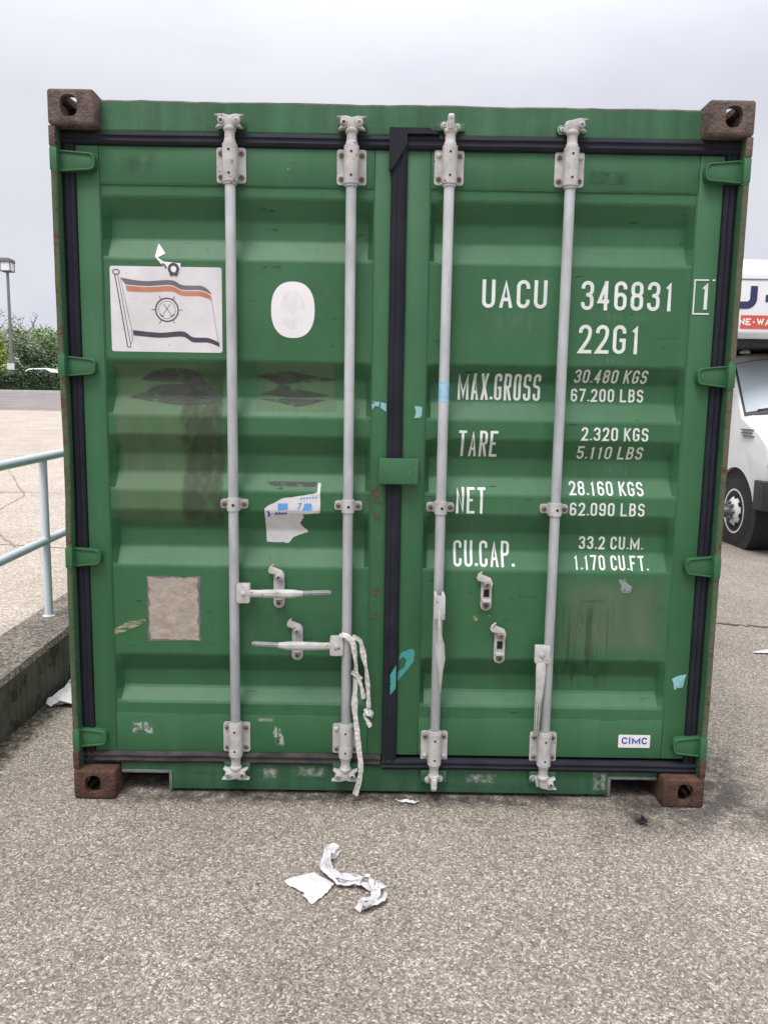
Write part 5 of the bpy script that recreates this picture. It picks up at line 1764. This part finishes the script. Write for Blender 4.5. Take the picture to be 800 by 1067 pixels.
# wheels: big tyre, white dished rim with hand holes, hub and lug nuts standing proud
def truck_wheel(y, s, wd=.24, x_out=.955):
    b = MB()
    x = TX + s * x_out
    b.lathe((x, y, .40), (-s, 0, 0), [(0, .25), (.0, .30), (.012, .365), (.035, .392), (.06, .40), (wd - .06, .40), (wd - .03, .392), (wd, .35), (wd, .25)], n=48)
    for i in range(60):
        a = 2 * PI * i / 60
        for o in (.05, .115, .18):
            c_ = Vector((x - s * o, y + .40 * math.cos(a), .40 + .40 * math.sin(a)))
            u = Vector((0, -math.sin(a), math.cos(a)))
            r_ = Vector((0, math.cos(a), math.sin(a)))
            w = Vector((1, 0, 0))
            P = [c_ + u * du * .013 + w * dw * .024 + r_ * dr for dr in (-.004, .008) for du, dw in ((-1, -1), (1, -1), (1, 1), (-1, 1))]
            b.add(P, [(4, 5, 6, 7), (0, 1, 5, 4), (1, 2, 6, 5), (2, 3, 7, 6), (3, 0, 4, 7)])
    wh = T(b, 'wheel', M['tyre'], smooth=30)
    b = MB()
    b.lathe((x + s * .0, y, .40), (s, 0, 0), [(-.03, .23), (.006, .255), (.006, .235), (-.03, .225), (-.02, .19), (.03, .13), (.045, .10), (.045, .02)], n=40)
    for i in range(8):
        a = 2 * PI * i / 8 + .2
        b.lathe((x + s * .004, y + .165 * math.cos(a), .40 + .165 * math.sin(a)), (s, .0, 0), [(0, .026), (.010, .024)], n=14, m=1)
    r = b.build('rim', [M['rim_white'], M['hole']], wh, smooth=40)
    r.matrix_parent_inverse = Matrix.Identity(4)
    b = MB()
    b.lathe((x + s * .04, y, .40), (s, 0, 0), [(0, .085), (.03, .08), (.035, .055), (.11, .05), (.12, .03)], n=24)
    for i in range(8):
        a = 2 * PI * i / 8
        b.lathe((x + s * .04, y + .098 * math.cos(a), .40 + .098 * math.sin(a)), (s, 0, 0), [(0, .017), (.04, .016), (.045, .01)], n=8)
    b.build('hub', M['chrome'], wh, smooth=40)
    return wh
for s in (-1, 1):
    truck_wheel(6.0, s)
    truck_wheel(10.2, s, .5, 1.10)
# cargo box with the over-cab nose
b = MB()
b.box(TX - 1.20, TX + 1.20, 7.75, 12.6, .95, 3.20)
b.box(TX - 1.20, TX + 1.20, 6.15, 7.76, 2.305, 3.20)
b.prism([(6.16, 2.305), (5.78, 2.305), (5.72, 2.36), (5.72, 2.98), (5.80, 3.10), (6.0, 3.17), (6.16, 3.20)], 'x', TX - 1.20, TX + 1.20)
T(b, 'cargo_box', M['box_white'], bevel=.02)
b = MB()
b.box(TX - 1.17, TX + 1.17, 5.80, 7.8, 2.242, 2.303)  # dark filler painted as the shaded gap under the nose
b.box(TX - .45, TX + .45, 5.35, 12.5, .42, .60)
b.box(TX - 1.15, TX + 1.15, 7.8, 12.55, .80, .945)
b.box(TX - .9, TX + .9, 7.6, 7.76, .6, 2.27)
T(b, 'chassis_and_gap_shade', M['under'])
for mx_, mz_ in ((TX - .78, 2.19), (TX + .78, 2.19), (TX, 2.235)):
    b = MB()
    b.lathe((mx_, 6.42, mz_), (0, 0, 1), [(0, .06), (.03, .055), (.05, .03)], n=14)
    T(b, 'marker_lamp', M['headlamp'])
b = MB()
b.box(TX - 1.19, TX + 1.19, 5.713, 5.719, 2.915, 2.925)
T(b, 'panel_seam', M['chrome'])
def front_mesh(mb, name, m):
    vsn = [(x, 5.716 + y, z) for x, y, z in mb.v]
    o_ = MB(); o_.v, o_.f, o_.mi = vsn, mb.f, mb.mi
    return T(o_, name, m, smooth=0)
mb = MB()
text_strokes('U-HAUL', 3.600, 5.59, 2.612, 2.850, .076, mb, 0, gap=.145, rmax=.07)
front_mesh(mb, 'lettering', M['navy'])
mb = MB()
mb.add([(TX - 1.17, 0, 2.405), (TX + 1.17, 0, 2.405), (TX + 1.17, 0, 2.545), (TX - 1.17, 0, 2.545)], [(0, 1, 2, 3)])
text_strokes('ONE-WAY', 3.668, 4.135, 2.440, 2.512, .0165, mb, 1, base=.003, gap=.20)
front_mesh(mb, 'red_band', [M['band_red'], M['white_vinyl']])
